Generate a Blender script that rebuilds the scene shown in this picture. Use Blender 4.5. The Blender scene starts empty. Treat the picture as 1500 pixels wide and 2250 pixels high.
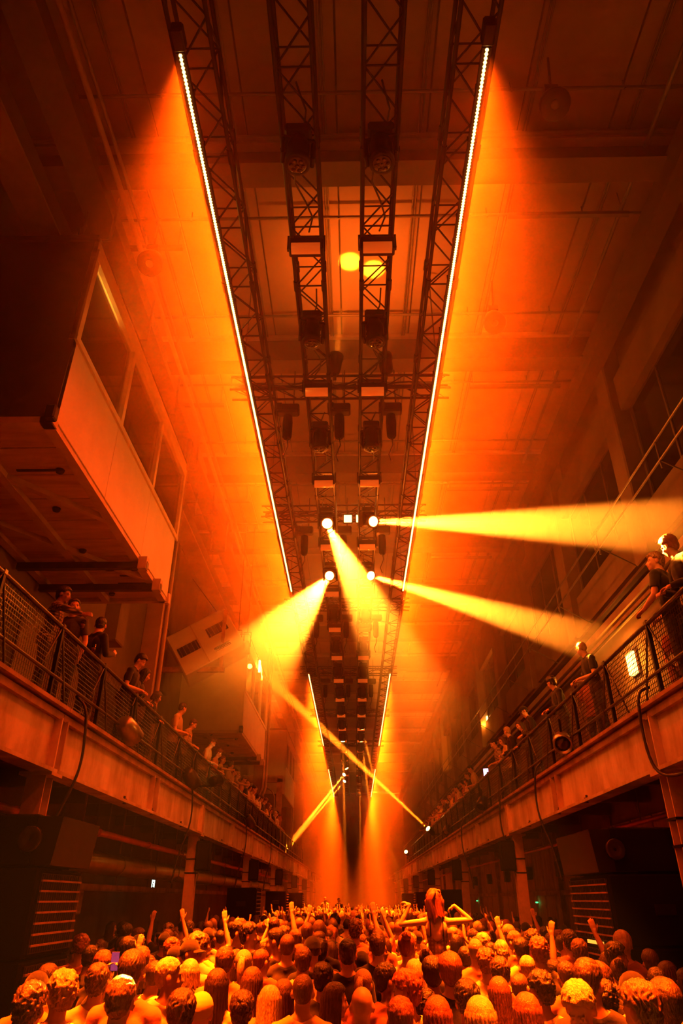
import bpy, bmesh, math, random
import numpy as np
from mathutils import Vector, Matrix, Euler, noise

random.seed(7)
SC = bpy.context.scene
COL = SC.collection
R = math.radians

# ------------------------------------------------------------------ camera
CAMZ = 2.2
cam_data = bpy.data.cameras.new('camera')
cam_data.sensor_fit = 'VERTICAL'
cam_data.sensor_height = 36.0
cam_data.lens = 24.0
cam_data.clip_end = 300
cam = bpy.data.objects.new('camera', cam_data)
COL.objects.link(cam)
cam.location = (0, 0, CAMZ)
cam.rotation_euler = (R(90 + 29.54), 0, R(1.0))
SC.camera = cam

# ------------------------------------------------------------------ view, world and haze
SC.view_settings.view_transform = 'Standard'
SC.view_settings.look = 'None'
SC.view_settings.gamma = 1.0
SC.view_settings.use_curve_mapping = False
SC.view_settings.exposure = 0.0
SC.cycles.use_denoising = True
SC.cycles.max_bounces = 3
SC.cycles.diffuse_bounces = 2
SC.cycles.glossy_bounces = 2
SC.cycles.adaptive_threshold = 0.05
SC.cycles.volume_bounces = 0
SC.cycles.sample_clamp_indirect = 4.0
SC.cycles.blur_glossy = 1.0

HAZE_LOW, HAZE_HIGH, HAZE_FAR = 0.00008, 0.040, 0.009
world = bpy.data.worlds.new('hall_air')
SC.world = world
world.use_nodes = True
wt = world.node_tree
wt.nodes.clear()
wo = wt.nodes.new('ShaderNodeOutputWorld')
wb = wt.nodes.new('ShaderNodeBackground')
wb.inputs['Color'].default_value = (0, 0, 0, 1)
wb.inputs['Strength'].default_value = 0
wt.links.new(wb.outputs[0], wo.inputs['Surface'])
wv = wt.nodes.new('ShaderNodeVolumeScatter')          # stage haze filling the hall
wv.inputs['Color'].default_value = (1, 0.97, 0.92, 1)
# the haze hangs in the warm air under the roof, thins towards the floor and thickens to drifting smoke far down the hall
geo = wt.nodes.new('ShaderNodeNewGeometry')
sep = wt.nodes.new('ShaderNodeSeparateXYZ')
wt.links.new(geo.outputs['Position'], sep.inputs[0])


def wmath(op, a, b=None, clamp=False):
    n = wt.nodes.new('ShaderNodeMath')
    n.operation = op
    n.use_clamp = clamp
    for k, v in enumerate((a, b)):
        if v is None:
            continue
        if isinstance(v, (int, float)):
            n.inputs[k].default_value = v
        else:
            wt.links.new(v, n.inputs[k])
    return n.outputs[0]


def wrange(src, a, b, lo, hi):
    n = wt.nodes.new('ShaderNodeMapRange')
    n.interpolation_type = 'SMOOTHSTEP'
    wt.links.new(src, n.inputs['Value'])
    for k, v in (('From Min', a), ('From Max', b), ('To Min', lo), ('To Max', hi)):
        n.inputs[k].default_value = v
    return n.outputs['Result']


lift = wrange(sep.outputs['Z'], 4.2, 9.9, 0.0, 1.0)
up = wmath('ADD', wmath('MULTIPLY', wmath('POWER', lift, 1.7), HAZE_HIGH), HAZE_LOW)
far_ = wrange(sep.outputs['Y'], 24.0, 60.0, 0.0, HAZE_FAR)
nz = wt.nodes.new('ShaderNodeTexNoise')
nz.inputs['Scale'].default_value = 0.16
nz.inputs['Detail'].default_value = 2.0
wt.links.new(geo.outputs['Position'], nz.inputs['Vector'])
puff = wrange(nz.outputs['Fac'], 0.32, 0.70, 0.55, 1.5)
wt.links.new(wmath('ADD', up, far_), wv.inputs['Density'])
world.cycles.volume_step_size = 8.0
SC.cycles.volume_step_rate = 1.0
SC.cycles.volume_max_steps = 3
wv.inputs['Anisotropy'].default_value = 0.25
wt.links.new(wv.outputs[0], wo.inputs['Volume'])

# ------------------------------------------------------------------ large lights: the LED bar runs
AMBER = (1.0, 0.064, 0.0006)
AMBER_DEEP = (1.0, 0.028, 0.0004)
YELLOW = (1.0, 0.18, 0.005)
BEAM_WHITE = (1.0, 0.22, 0.012)
STRIP_Z = 9.72
STRIP_XL, STRIP_XR = -1.71, 1.41
RUNS = [(-18.2, -4.2), (3.72, 17.72), (25.8, 39.8), (48.0, 62.0)]
CURTAIN_W = [450, 3300, 4600, 4600]          # narrow curtain of each run
WASH_W = [150, 430, 220, 150]                 # wide spill of each run


def area_strip(name, x, y0, y1, z, width, power, color, spread):
    li = bpy.data.lights.new(name, 'AREA')
    li.shape = 'RECTANGLE'
    li.size = width
    li.size_y = y1 - y0
    li.energy = power
    li.color = color
    li.spread = R(spread)
    ob = bpy.data.objects.new(name, li)
    COL.objects.link(ob)
    ob.location = (x, (y0 + y1) / 2, z)
    return ob


for i, (ya, yb) in enumerate(RUNS):
    for sx, x in ((-1, STRIP_XL), (1, STRIP_XR)):
        area_strip('led_curtain_light', x, ya, yb, STRIP_Z - 0.062, 0.05, CURTAIN_W[i], AMBER, 23 if i < 2 else 30)
        area_strip('led_wash_light', x, ya, yb, STRIP_Z - 0.066, 0.03, WASH_W[i], AMBER_DEEP, 160)

# ------------------------------------------------------------------ helpers


class MB:
    """collects shapes and links them as one mesh object"""

    def __init__(self):
        self.v, self.f, self.s = [], [], []

    def _add(self, vs, fs, smooth=False):
        b = len(self.v)
        self.v += [tuple(p) for p in vs]
        self.f += [tuple(b + i for i in q) for q in fs]
        self.s += [smooth] * len(fs)
        return self

    def box(self, c, s, rot=None):
        hx, hy, hz = s[0] / 2, s[1] / 2, s[2] / 2
        p = [Vector((x * hx, y * hy, z * hz)) for x, y, z in
             ((-1, -1, -1), (1, -1, -1), (1, 1, -1), (-1, 1, -1), (-1, -1, 1), (1, -1, 1), (1, 1, 1), (-1, 1, 1))]
        if rot is not None:
            p = [rot @ q for q in p]
        c = Vector(c)
        return self._add([q + c for q in p],
                         [(0, 3, 2, 1), (4, 5, 6, 7), (0, 1, 5, 4), (1, 2, 6, 5), (2, 3, 7, 6), (3, 0, 4, 7)])

    def cham(self, c, s, b, rot=None):
        """box with bevelled edges"""
        h = [s[0] / 2, s[1] / 2, s[2] / 2]
        bm = bmesh.new()
        bmesh.ops.create_cube(bm, size=1)
        for v in bm.verts:
            v.co = Vector((v.co.x * s[0], v.co.y * s[1], v.co.z * s[2]))
        bmesh.ops.bevel(bm, geom=bm.edges[:], offset=b, segments=1, affect='EDGES')
        bm.verts.index_update()
        vs = [v.co.copy() for v in bm.verts]
        fs = [[v.index for v in f.verts] for f in bm.faces]
        bm.free()
        c = Vector(c)
        if rot is not None:
            vs = [rot @ q for q in vs]
        return self._add([q + c for q in vs], fs)

    def tube(self, p, q, r, n=8, r2=None, cap=True):
        p, q = Vector(p), Vector(q)
        r2 = r if r2 is None else r2
        d = (q - p)
        if d.length < 1e-9:
            return self
        m = d.to_track_quat('Z', 'Y').to_matrix()
        vs = []
        for c, rr in ((p, r), (q, r2)):
            for k in range(n):
                a = 2 * math.pi * k / n
                vs.append(c + m @ Vector((rr * math.cos(a), rr * math.sin(a), 0)))
        fs = [(k, (k + 1) % n, n + (k + 1) % n, n + k) for k in range(n)]
        self._add(vs, fs, n > 5)
        if cap:
            self._add(vs[:n], [tuple(reversed(range(n)))])
            self._add(vs[n:], [tuple(range(n))])
        return self

    def path(self, pts, r, n=6):
        pts = [Vector(p) for p in pts]
        vs, fs = [], []
        up = Vector((0.13, 0.2, 1)).normalized()
        for i, p in enumerate(pts):
            d = (pts[min(i + 1, len(pts) - 1)] - pts[max(i - 1, 0)]).normalized()
            a = d.cross(up)
            if a.length < 1e-3:
                a = d.cross(Vector((1, 0, 0)))
            a.normalize()
            b = d.cross(a)
            for k in range(n):
                t = 2 * math.pi * k / n
                vs.append(p + a * (r * math.cos(t)) + b * (r * math.sin(t)))
        for i in range(len(pts) - 1):
            for k in range(n):
                fs.append((i * n + k, i * n + (k + 1) % n, (i + 1) * n + (k + 1) % n, (i + 1) * n + k))
        fs.append(tuple(reversed(range(n))))
        fs.append(tuple(range((len(pts) - 1) * n, len(pts) * n)))
        return self._add(vs, fs, True)

    def lathe(self, prof, n=16, m=None):
        """prof: (radius, z) pairs, turned about z, then moved by matrix m"""
        vs, fs = [], []
        for r, z in prof:
            for k in range(n):
                a = 2 * math.pi * k / n
                vs.append(Vector((r * math.cos(a), r * math.sin(a), z)))
        for i in range(len(prof) - 1):
            for k in range(n):
                fs.append((i * n + k, i * n + (k + 1) % n, (i + 1) * n + (k + 1) % n, (i + 1) * n + k))
        fs.append(tuple(reversed(range(n))))
        fs.append(tuple(range((len(prof) - 1) * n, len(prof) * n)))
        if m is not None:
            vs = [m @ p for p in vs]
        return self._add(vs, fs, True)

    def quad(self, a, b, c, d):
        return self._add([a, b, c, d], [(0, 1, 2, 3)])

    def prism(self, poly, axis, a, b):
        """poly: 2-D outline, extruded along axis ('x','y','z') from a to b"""
        def P(u, w, t):
            return {'x': (t, u, w), 'y': (u, t, w), 'z': (u, w, t)}[axis]
        n = len(poly)
        vs = [P(u, w, a) for u, w in poly] + [P(u, w, b) for u, w in poly]
        fs = [(k, (k + 1) % n, n + (k + 1) % n, n + k) for k in range(n)]
        fs += [tuple(reversed(range(n))), tuple(range(n, 2 * n))]
        return self._add(vs, fs)

    def mesh(self, name):
        me = bpy.data.meshes.new(name)
        me.from_pydata(self.v, [], self.f)
        me.polygons.foreach_set('use_smooth', self.s)
        me.update()
        bm = bmesh.new()
        bm.from_mesh(me)
        bmesh.ops.recalc_face_normals(bm, faces=bm.faces[:])
        bm.to_mesh(me)
        bm.free()
        return me

    def build(self, name, mat, parent=None, loc=None, rot=None):
        return put(name, self.mesh(name), mat, parent, loc, rot)


def put(name, me, mat=None, parent=None, loc=None, rot=None):
    """link mesh data as one object; the material sits on the mesh the first time, on the object after that"""
    ob = bpy.data.objects.new(name, me)
    COL.objects.link(ob)
    if mat is not None:
        if not me.materials:
            me.materials.append(mat)
        elif me.materials[0] is not mat:
            ob.material_slots[0].link = 'OBJECT'
            ob.material_slots[0].material = mat
    if parent is not None:
        ob.parent = parent
    if loc is not None:
        ob.location = loc
    if rot is not None:
        ob.rotation_euler = rot
    return ob


def empty(name, loc=(0, 0, 0), rot=(0, 0, 0)):
    o = bpy.data.objects.new(name, None)
    o.empty_display_size = 0.1
    COL.objects.link(o)
    o.location = loc
    o.rotation_euler = rot
    return o


def tag(o, label=None, cat=None, group=None, kind=None):
    if label:
        o['label'] = label
    if cat:
        o['category'] = cat
    if group:
        o['group'] = group
    if kind:
        o['kind'] = kind
    return o


def struct(o, label=None):
    o['kind'] = 'structure'
    if label:
        o['label'] = label
    return o


def copy_tree(o, parent=None):
    c = o.copy()
    COL.objects.link(c)
    c.parent = parent
    for ch in o.children:
        copy_tree(ch, c)
    return c


ORD = ['first', 'second', 'third', 'fourth', 'fifth', 'sixth', 'seventh', 'eighth', 'ninth', 'tenth', 'eleventh',
       'twelfth', 'thirteenth', 'fourteenth', 'fifteenth', 'sixteenth', 'seventeenth', 'eighteenth', 'nineteenth',
       'twentieth', 'twenty-first', 'twenty-second', 'twenty-third', 'twenty-fourth', 'twenty-fifth', 'twenty-sixth',
       'twenty-seventh', 'twenty-eighth', 'twenty-ninth', 'thirtieth', 'thirty-first', 'thirty-second', 'thirty-third',
       'thirty-fourth', 'thirty-fifth', 'thirty-sixth', 'thirty-seventh', 'thirty-eighth', 'thirty-ninth', 'fortieth']

# ------------------------------------------------------------------ materials


def material(name, color, rough=0.6, metal=0.0, vary=0.0, vscale=3.0, color2=None, bump=0.0, bscale=40.0,
             stretch=(1, 1, 1), emit=None, estr=0.0, spec=0.5, sheen=0.0):
    m = bpy.data.materials.new(name)
    m.use_nodes = True
    nt = m.node_tree
    b = nt.nodes['Principled BSDF']
    b.inputs['Base Color'].default_value = (*color, 1)
    b.inputs['Roughness'].default_value = rough
    b.inputs['Metallic'].default_value = metal
    b.inputs['Specular IOR Level'].default_value = spec
    if sheen:
        b.inputs['Sheen Weight'].default_value = sheen
    if vary or bump:
        tc = nt.nodes.new('ShaderNodeTexCoord')
        mp = nt.nodes.new('ShaderNodeMapping')
        mp.inputs['Scale'].default_value = stretch
        nt.links.new(tc.outputs['Object'], mp.inputs['Vector'])
    if vary:
        n1 = nt.nodes.new('ShaderNodeTexNoise')
        n1.inputs['Scale'].default_value = vscale
        n1.inputs['Detail'].default_value = 6
        n1.inputs['Roughness'].default_value = 0.65
        nt.links.new(mp.outputs[0], n1.inputs['Vector'])
        cr = nt.nodes.new('ShaderNodeValToRGB')
        c2 = color2 if color2 else tuple(c * (1 - vary) for c in color)
        cr.color_ramp.elements[0].position = 0.36
        cr.color_ramp.elements[1].position = 0.62
        cr.color_ramp.elements[0].color = (*c2, 1)
        cr.color_ramp.elements[1].color = (*color, 1)
        nt.links.new(n1.outputs['Fac'], cr.inputs['Fac'])
        nt.links.new(cr.outputs['Color'], b.inputs['Base Color'])
    if bump:
        n2 = nt.nodes.new('ShaderNodeTexNoise')
        n2.inputs['Scale'].default_value = bscale
        n2.inputs['Detail'].default_value = 4
        nt.links.new(mp.outputs[0], n2.inputs['Vector'])
        bp = nt.nodes.new('ShaderNodeBump')
        bp.inputs['Strength'].default_value = bump
        bp.inputs['Distance'].default_value = 0.02
        nt.links.new(n2.outputs['Fac'], bp.inputs['Height'])
        nt.links.new(bp.outputs['Normal'], b.inputs['Normal'])
    if emit:
        b.inputs['Emission Color'].default_value = (*emit, 1)
        b.inputs['Emission Strength'].default_value = estr
        m.cycles.emission_sampling = 'NONE'
    return m


def glass_material(name, tint, gloss):
    m = bpy.data.materials.new(name)
    m.use_nodes = True
    nt = m.node_tree
    nt.nodes.clear()
    out = nt.nodes.new('ShaderNodeOutputMaterial')
    tr = nt.nodes.new('ShaderNodeBsdfTransparent')
    tr.inputs['Color'].default_value = (*tint, 1)
    gl = nt.nodes.new('ShaderNodeBsdfGlossy')
    gl.inputs['Roughness'].default_value = 0.03
    lw = nt.nodes.new('ShaderNodeFresnel')
    lw.inputs['IOR'].default_value = gloss
    mx = nt.nodes.new('ShaderNodeMixShader')
    nt.links.new(lw.outputs[0], mx.inputs['Fac'])
    nt.links.new(tr.outputs[0], mx.inputs[1])
    nt.links.new(gl.outputs[0], mx.inputs[2])
    nt.links.new(mx.outputs[0], out.inputs['Surface'])
    return m


M = {}
M['concrete'] = material('concrete', (0.50, 0.46, 0.42), 0.85, vary=0.45, vscale=0.9, bump=0.25, bscale=14)
M['floor'] = material('floor_screed', (0.035, 0.032, 0.03), 0.8, vary=0.4, vscale=0.7)
M['ceiling'] = material('ceiling_board', (0.44, 0.33, 0.25), 0.85, vary=0.22, vscale=0.5, bump=0.1, bscale=20)
M['ceiling_back'] = material('ceiling_deck', (0.12, 0.11, 0.10), 0.9, vary=0.3, vscale=1.0)
M['girder'] = material('painted_girder', (0.17, 0.125, 0.10), 0.7, vary=0.35, vscale=0.8, bump=0.1, bscale=20)
M['girder_edge'] = material('girder_flange', (0.50, 0.38, 0.30), 0.55, vary=0.3, vscale=1.4)
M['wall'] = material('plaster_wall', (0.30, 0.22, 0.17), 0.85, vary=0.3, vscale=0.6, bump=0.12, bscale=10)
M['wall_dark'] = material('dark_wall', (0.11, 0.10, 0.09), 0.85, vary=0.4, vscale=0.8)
M['pilaster'] = material('pilaster_concrete', (0.33, 0.25, 0.20), 0.8, vary=0.3, vscale=0.8, bump=0.12, bscale=12)
M['balcony_face'] = material('stained_girder_paint', (0.80, 0.70, 0.58), 0.6, vary=0.55, vscale=1.3,
                             color2=(0.34, 0.26, 0.19), bump=0.15, bscale=12, stretch=(1, 1, 0.45))
M['flange'] = material('rusty_flange', (0.44, 0.26, 0.17), 0.6, vary=0.5, vscale=2.4, bump=0.2, bscale=18)
M['slab'] = material('balcony_slab', (0.16, 0.125, 0.11), 0.85, vary=0.3, vscale=1)
M['post'] = material('post_paint', (0.78, 0.56, 0.46), 0.5, vary=0.3, vscale=2.2, bump=0.1, bscale=20)
M['black'] = material('black_paint', (0.012, 0.011, 0.010), 0.5, vary=0.3, vscale=6, spec=0.2)
M['black_matt'] = material('black_texture_paint', (0.006, 0.006, 0.006), 0.9, bump=0.3, bscale=150, spec=0.08)
M['dark_metal'] = material('dark_steel', (0.06, 0.055, 0.05), 0.38, metal=0.6, vary=0.3, vscale=5)
M['rail'] = material('rail_steel', (0.13, 0.12, 0.11), 0.32, metal=0.75, vary=0.35, vscale=5)
M['steel'] = material('bare_steel', (0.42, 0.40, 0.37), 0.32, metal=0.85, vary=0.3, vscale=3)
M['duct'] = material('galvanised_duct', (0.50, 0.46, 0.40), 0.28, metal=0.8, vary=0.3, vscale=2.5)
M['red_pipe'] = material('red_sprinkler_pipe', (0.72, 0.05, 0.03), 0.30, vary=0.2, vscale=3)
M['pipe'] = material('grey_conduit', (0.20, 0.18, 0.17), 0.45, metal=0.3, vary=0.2, vscale=3)
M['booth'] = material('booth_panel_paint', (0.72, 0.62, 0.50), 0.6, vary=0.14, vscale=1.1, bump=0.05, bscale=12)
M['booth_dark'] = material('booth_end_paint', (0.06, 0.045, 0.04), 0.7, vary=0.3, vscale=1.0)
M['booth_frame'] = material('booth_frame_paint', (0.74, 0.66, 0.55), 0.5, vary=0.14, vscale=2)
M['plank'] = material('soffit_board', (0.62, 0.42, 0.31), 0.6, vary=0.35, vscale=1.6, bump=0.1, bscale=16, stretch=(0.4, 3, 1))
M['joist'] = material('soffit_joist', (0.60, 0.44, 0.34), 0.55, vary=0.3, vscale=2)
M['room'] = material('booth_room', (0.30, 0.26, 0.20), 0.9, vary=0.2, vscale=1)
M['pane'] = glass_material('window_pane', (0.80, 0.78, 0.72), 1.45)
M['pane_dark'] = material('dark_window_glass', (0.02, 0.02, 0.02), 0.12, vary=0.3, vscale=1)
M['cable'] = material('black_cable', (0.02, 0.018, 0.016), 0.55, vary=0.2, vscale=8)
M['led'] = material('led_lens', (0.9, 0.8, 0.6), 0.3, emit=(1.0, 0.42, 0.07), estr=14)
M['lens_hot'] = material('beam_lens', (0.9, 0.85, 0.7), 0.2, emit=(1.0, 0.46, 0.07), estr=60)
M['lens_off'] = material('dark_lens', (0.06, 0.045, 0.035), 0.10, vary=0.3, vscale=20)
M['panel_glow'] = material('strobe_panel', (0.70, 0.48, 0.28), 0.3, emit=(1.0, 0.10, 0.006), estr=0.45, vary=0.2, vscale=3)
M['lamp_glow'] = material('lamp_diffuser', (0.9, 0.8, 0.6), 0.4, emit=(1.0, 0.50, 0.08), estr=12)
M['screen'] = material('phone_screen', (0.2, 0.2, 0.25), 0.2, emit=(0.75, 0.55, 1.0), estr=3)
M['screen_red'] = material('camera_app_screen', (0.2, 0.05, 0.1), 0.2, emit=(0.9, 0.12, 0.35), estr=0.3, vary=0.6, vscale=30)
M['sign_glow'] = material('exit_sign_face', (0.8, 0.9, 0.85), 0.4, emit=(0.75, 1.0, 0.85), estr=2.5)
M['green_led'] = material('green_indicator', (0.1, 0.6, 0.2), 0.4, emit=(0.05, 1.0, 0.2), estr=3)
M['amp_glow'] = material('amplifier_meter', (0.8, 0.5, 0.2), 0.4, emit=(1.0, 0.3, 0.03), estr=2.0)
# ------------------------------------------------------------------ room shell
Y0, Y1 = -20.0, 92.0
XL, XR = -6.4, 6.0
CEIL = 13.7
struct(MB().box(((XL + XR) / 2, (Y0 + Y1) / 2, -0.1), (XR - XL + 0.6, Y1 - Y0, 0.2)).build('floor', M['floor']))
struct(MB().box((XL - 0.15, (Y0 + Y1) / 2, CEIL / 2), (0.3, Y1 - Y0, CEIL)).build('wall_left', M['wall']))
wr = struct(MB().box((XR + 0.15, (Y0 + Y1) / 2, CEIL / 2), (0.3, Y1 - Y0, CEIL)).build('wall_right', M['wall']))
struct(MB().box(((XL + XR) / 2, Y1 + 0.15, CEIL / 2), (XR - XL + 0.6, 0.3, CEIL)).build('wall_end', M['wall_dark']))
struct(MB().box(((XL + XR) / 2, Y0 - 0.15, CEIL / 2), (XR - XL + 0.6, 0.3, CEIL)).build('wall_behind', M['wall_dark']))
ceil = struct(MB().box(((XL + XR) / 2, (Y0 + Y1) / 2, CEIL + 0.16), (XR - XL + 0.6, Y1 - Y0, 0.2)).build('ceiling', M['ceiling_back']))

# ceiling boards: one slab per 1.58 m strip and bay, joints open between them
GIRDER_Y = [7.25 + 4.8 * k for k in range(-3, 17)]
bw = (XR - XL) / 8.0
me_board = MB().box((0, 0, 0), (bw - 0.035, 4.8 - 0.05, 0.08)).mesh('ceiling_board')
for j, gy in enumerate(GIRDER_Y):
    for i in range(8):
        put('ceiling_board', me_board, M['ceiling'], ceil, (XL + bw * (i + 0.5), gy + 2.4, CEIL + 0.02))

# cross girders
for j, gy in enumerate(GIRDER_Y):
    g = empty('ceiling_girder', ((XL + XR) / 2, gy, CEIL - 0.8))
    struct(g)
    W = XR - XL
    MB().box((0, 0, 0.40), (W, 0.34, 0.78)).build('web', M['girder'], g)
    MB().box((0, 0, 0.02), (W, 0.46, 0.05)).build('flange', M['girder'], g)
    MB().box((0, -0.20, 0.70), (W, 0.10, 0.10)).build('ledge', M['girder_edge'], g)
    if gy < 9:
        MB().box((0, -0.26, 0.40), (W, 0.16, 0.06)).build('ledge', M['girder_edge'], g)
        MB().tube((-W / 2, -0.3, 0.55), (W / 2, -0.3, 0.55), 0.05, 8).build('pipe', M['girder_edge'], g)

# conduits on the ceiling: pairs of thin pipes along the hall, sprinkler mains across it
con = empty('ceiling_conduit', (0, 0, CEIL))
struct(con)
me_con = MB().tube((-0.025, -2.15, 0), (-0.025, 2.15, 0), 0.018, 6).tube((0.025, -2.15, 0), (0.025, 2.15, 0), 0.018, 6).mesh('conduit_pair')
for gy in GIRDER_Y[1:15]:
    for x in (-3.7, -1.95, -0.42, 1.22, 3.0, 4.75):
        put('conduit_pair', me_con, M['pipe'], con, (x, gy + 2.42, -0.10))
me_main = MB().tube((-5.0, 0, 0), (5.6, 0, 0), 0.03, 8).mesh('sprinkler_main')
me_drop = MB().tube((0, 0, 0), (0, 0, 0.2), 0.012, 6).tube((0, 0, 0), (0, 0, -0.05), 0.02, 6).mesh('sprinkler_head')
for gy in GIRDER_Y[1:13]:
    for dy in (1.25, 3.75):
        put('sprinkler_main', me_main, M['pipe'], con, (0, gy + dy, -0.26))
        for x in (-3.0, -0.2, 2.6, 4.4):
            put('sprinkler_head', me_drop, M['pipe'], con, (x, gy + dy, -0.26))

# short trapeze bars below the ceiling at the sides
me_trap = MB().box((0, 0, 0), (2.2, 0.08, 0.08)).tube((-1.0, 0, 0), (-1.0, 0, 0.6), 0.012, 6).tube((1.0, 0, 0), (1.0, 0, 0.6), 0.012, 6).mesh('trapeze_bar')
for k, gy in enumerate(GIRDER_Y[3:10]):
    put('trapeze_bar', me_trap, M['pipe'], con, (4.0, gy + 1.0, -0.62))
    put('trapeze_bar', me_trap, M['pipe'], con, (-4.3, gy + 1.6, -0.62))

# ------------------------------------------------------------------ side walls above the balconies
me_pil = MB().cham((0, 0, 0), (0.42, 0.62, 5.4), 0.03).mesh('pilaster')
me_band = MB().box((0, 0, 0), (0.24, 4.18, 0.85)).mesh('wall_band')
me_wfr = MB().box((0, 0, 1.2), (0.1, 4.1, 0.1)).box((0, 0, -1.2), (0.1, 4.1, 0.1)).box((0, -2.0, 0), (0.1, 0.1, 2.4)).box((0, 2.0, 0), (0.1, 0.1, 2.4)).mesh('window_frame')
me_mul = MB().box((0, 0, 0), (0.07, 0.06, 2.3)).mesh('mullion')
me_pane = MB().box((0, 0, 0), (0.02, 1.28, 2.3)).mesh('pane')
wn = 0
for j, gy in enumerate(GIRDER_Y[2:15]):
    for side, X in ((-1, XL), (1, XR)):
        sgn = -side
        p = put('pilaster', me_pil, M['pilaster'], None, (X + sgn * 0.2, gy, 10.6))
        struct(p)
        if side > 0:
            b = put('wall_band', me_band, M['pilaster'], None, (X - 0.11, gy + 2.4, 11.72))
            struct(b)
            b = put('wall_band', me_band, M['pilaster'], None, (X - 0.10, gy + 2.4, 8.52))
            struct(b)
            wn += 1
            w = empty('window_%d' % wn, (X - 0.02, gy + 2.4, 10.12))
            struct(w)
            put('window_frame', me_wfr, M['girder'], w)
            for q in (-0.68, 0.68):
                put('mullion', me_mul, M['girder'], w, (0, q, 0))
            for q in (-1.36, 0, 1.36):
                put('pane', me_pane, M['pane_dark'], w, (-0.005, q, 0))

# cornice with crane rail along the right wall, handrail pipes above it
cor = empty('trim_1', (XR, 0, 7.62))
struct(cor)
MB().box((-0.13, 36, 0.0), (0.26, 108, 0.16)).build('cornice', M['girder_edge'], cor)
MB().box((-0.09, 36, 0.17), (0.18, 108, 0.14)).build('ledge', M['flange'], cor)
MB().box((-0.16, 36, -0.20), (0.10, 108, 0.10)).build('rail', M['flange'], cor)
MB().tube((-0.30, -10, -0.35), (-0.30, 90, -0.35), 0.03, 8).build('cable_run', M['cable'], cor)
hp = tag(empty('walkway_handrail', (5.05, 0, 7.7)), 'twin tube handrail of the narrow upper walkway along the right wall', 'railing')
for z in (0.75, 1.12):
    MB().tube((0, 2, z), (0, 60, z), 0.022, 8).build('rail', M['steel'], hp)
for k in range(18):
    y = 3 + 3.2 * k
    MB().tube((0, y, 0.60), (0, y, 1.15), 0.018, 6).build('post', M['pipe'], hp)
    MB().tube((0, y, 0.75), (0.9, y, 0.2), 0.014, 6).build('brace', M['pipe'], hp)
wk = struct(MB().box((5.80, 31, 7.80), (0.36, 58, 0.06)).build('walkway_slab', M['slab']))

# lamps, drums and housings on the upper right wall
def wall_drum(x, y, z, label):
    t = tag(empty('ceiling_speaker', (x, y, z)), label, 'speaker', 'round speakers hung below the ceiling')
    m = Matrix.Rotation(R(-25), 4, 'X')
    MB().lathe([(0.10, 0.30), (0.16, 0.22), (0.21, 0.05), (0.23, -0.12), (0.21, -0.16), (0.05, -0.10)], 18, m).build('body', M['dark_metal'], t)
    MB().lathe([(0.07, -0.10), (0.06, -0.13), (0.02, -0.14)], 12, m).build('cone', M['pipe'], t)
    MB().tube((0, 0, 0.2), (0.05, -0.1, 1.05), 0.02, 6).build('arm', M['dark_metal'], t)
    MB().box((0, 0, 0.32), (0.2, 0.16, 0.1)).build('bracket', M['dark_metal'], t)
    return t
wall_drum(3.05, 5.9, 12.5, 'round dark speaker hung from the ceiling pipe before the first girder')
wall_drum(2.95, 10.3, 12.5, 'round speaker hung from the ceiling behind the right light curtain')
wall_drum(-3.55, 8.35, 12.1, 'dark round speaker hung above the big booth roof')

# long beams under the ceiling on the left
lb = empty('trim_2', (-5.2, 36, 12.35))
struct(lb)
MB().box((0, 0, 0), (0.40, 104, 0.55)).build('beam', M['girder'], lb)
MB().box((0, 0, -0.3), (0.55, 104, 0.05)).build('flange', M['girder_edge'], lb)
MB().box((0.75, 0, 0.55), (0.5, 104, 0.35)).build('duct', M['pipe'], lb)
MB().tube((1.3, -52, 0.4), (1.3, 52, 0.4), 0.05, 8).build('pipe', M['girder_edge'], lb)
MB().tube((1.45, -52, 0.4), (1.45, 52, 0.4), 0.035, 8).build('pipe', M['pipe'], lb)
lb2 = empty('trim_3', (5.45, 36, 12.75))
struct(lb2)
MB().box((0, 0, 0), (0.35, 104, 0.5)).build('beam', M['girder'], lb2)
MB().tube((-0.45, -52, 0.5), (-0.45, 52, 0.5), 0.04, 8).build('pipe', M['pipe'], lb2)

# brackets hanging at the left of the hall
me_hang = MB().path([(0, 0, 1.1), (0, 0, 0.0), (0.5, 0, 0.0), (0.5, 0, 1.1)], 0.03, 6).mesh('pipe_hanger')
for k in range(6):
    put('pipe_hanger', me_hang, M['pipe'], lb, (0.6, -28.2 + 2.4 * k, -0.35))

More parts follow.
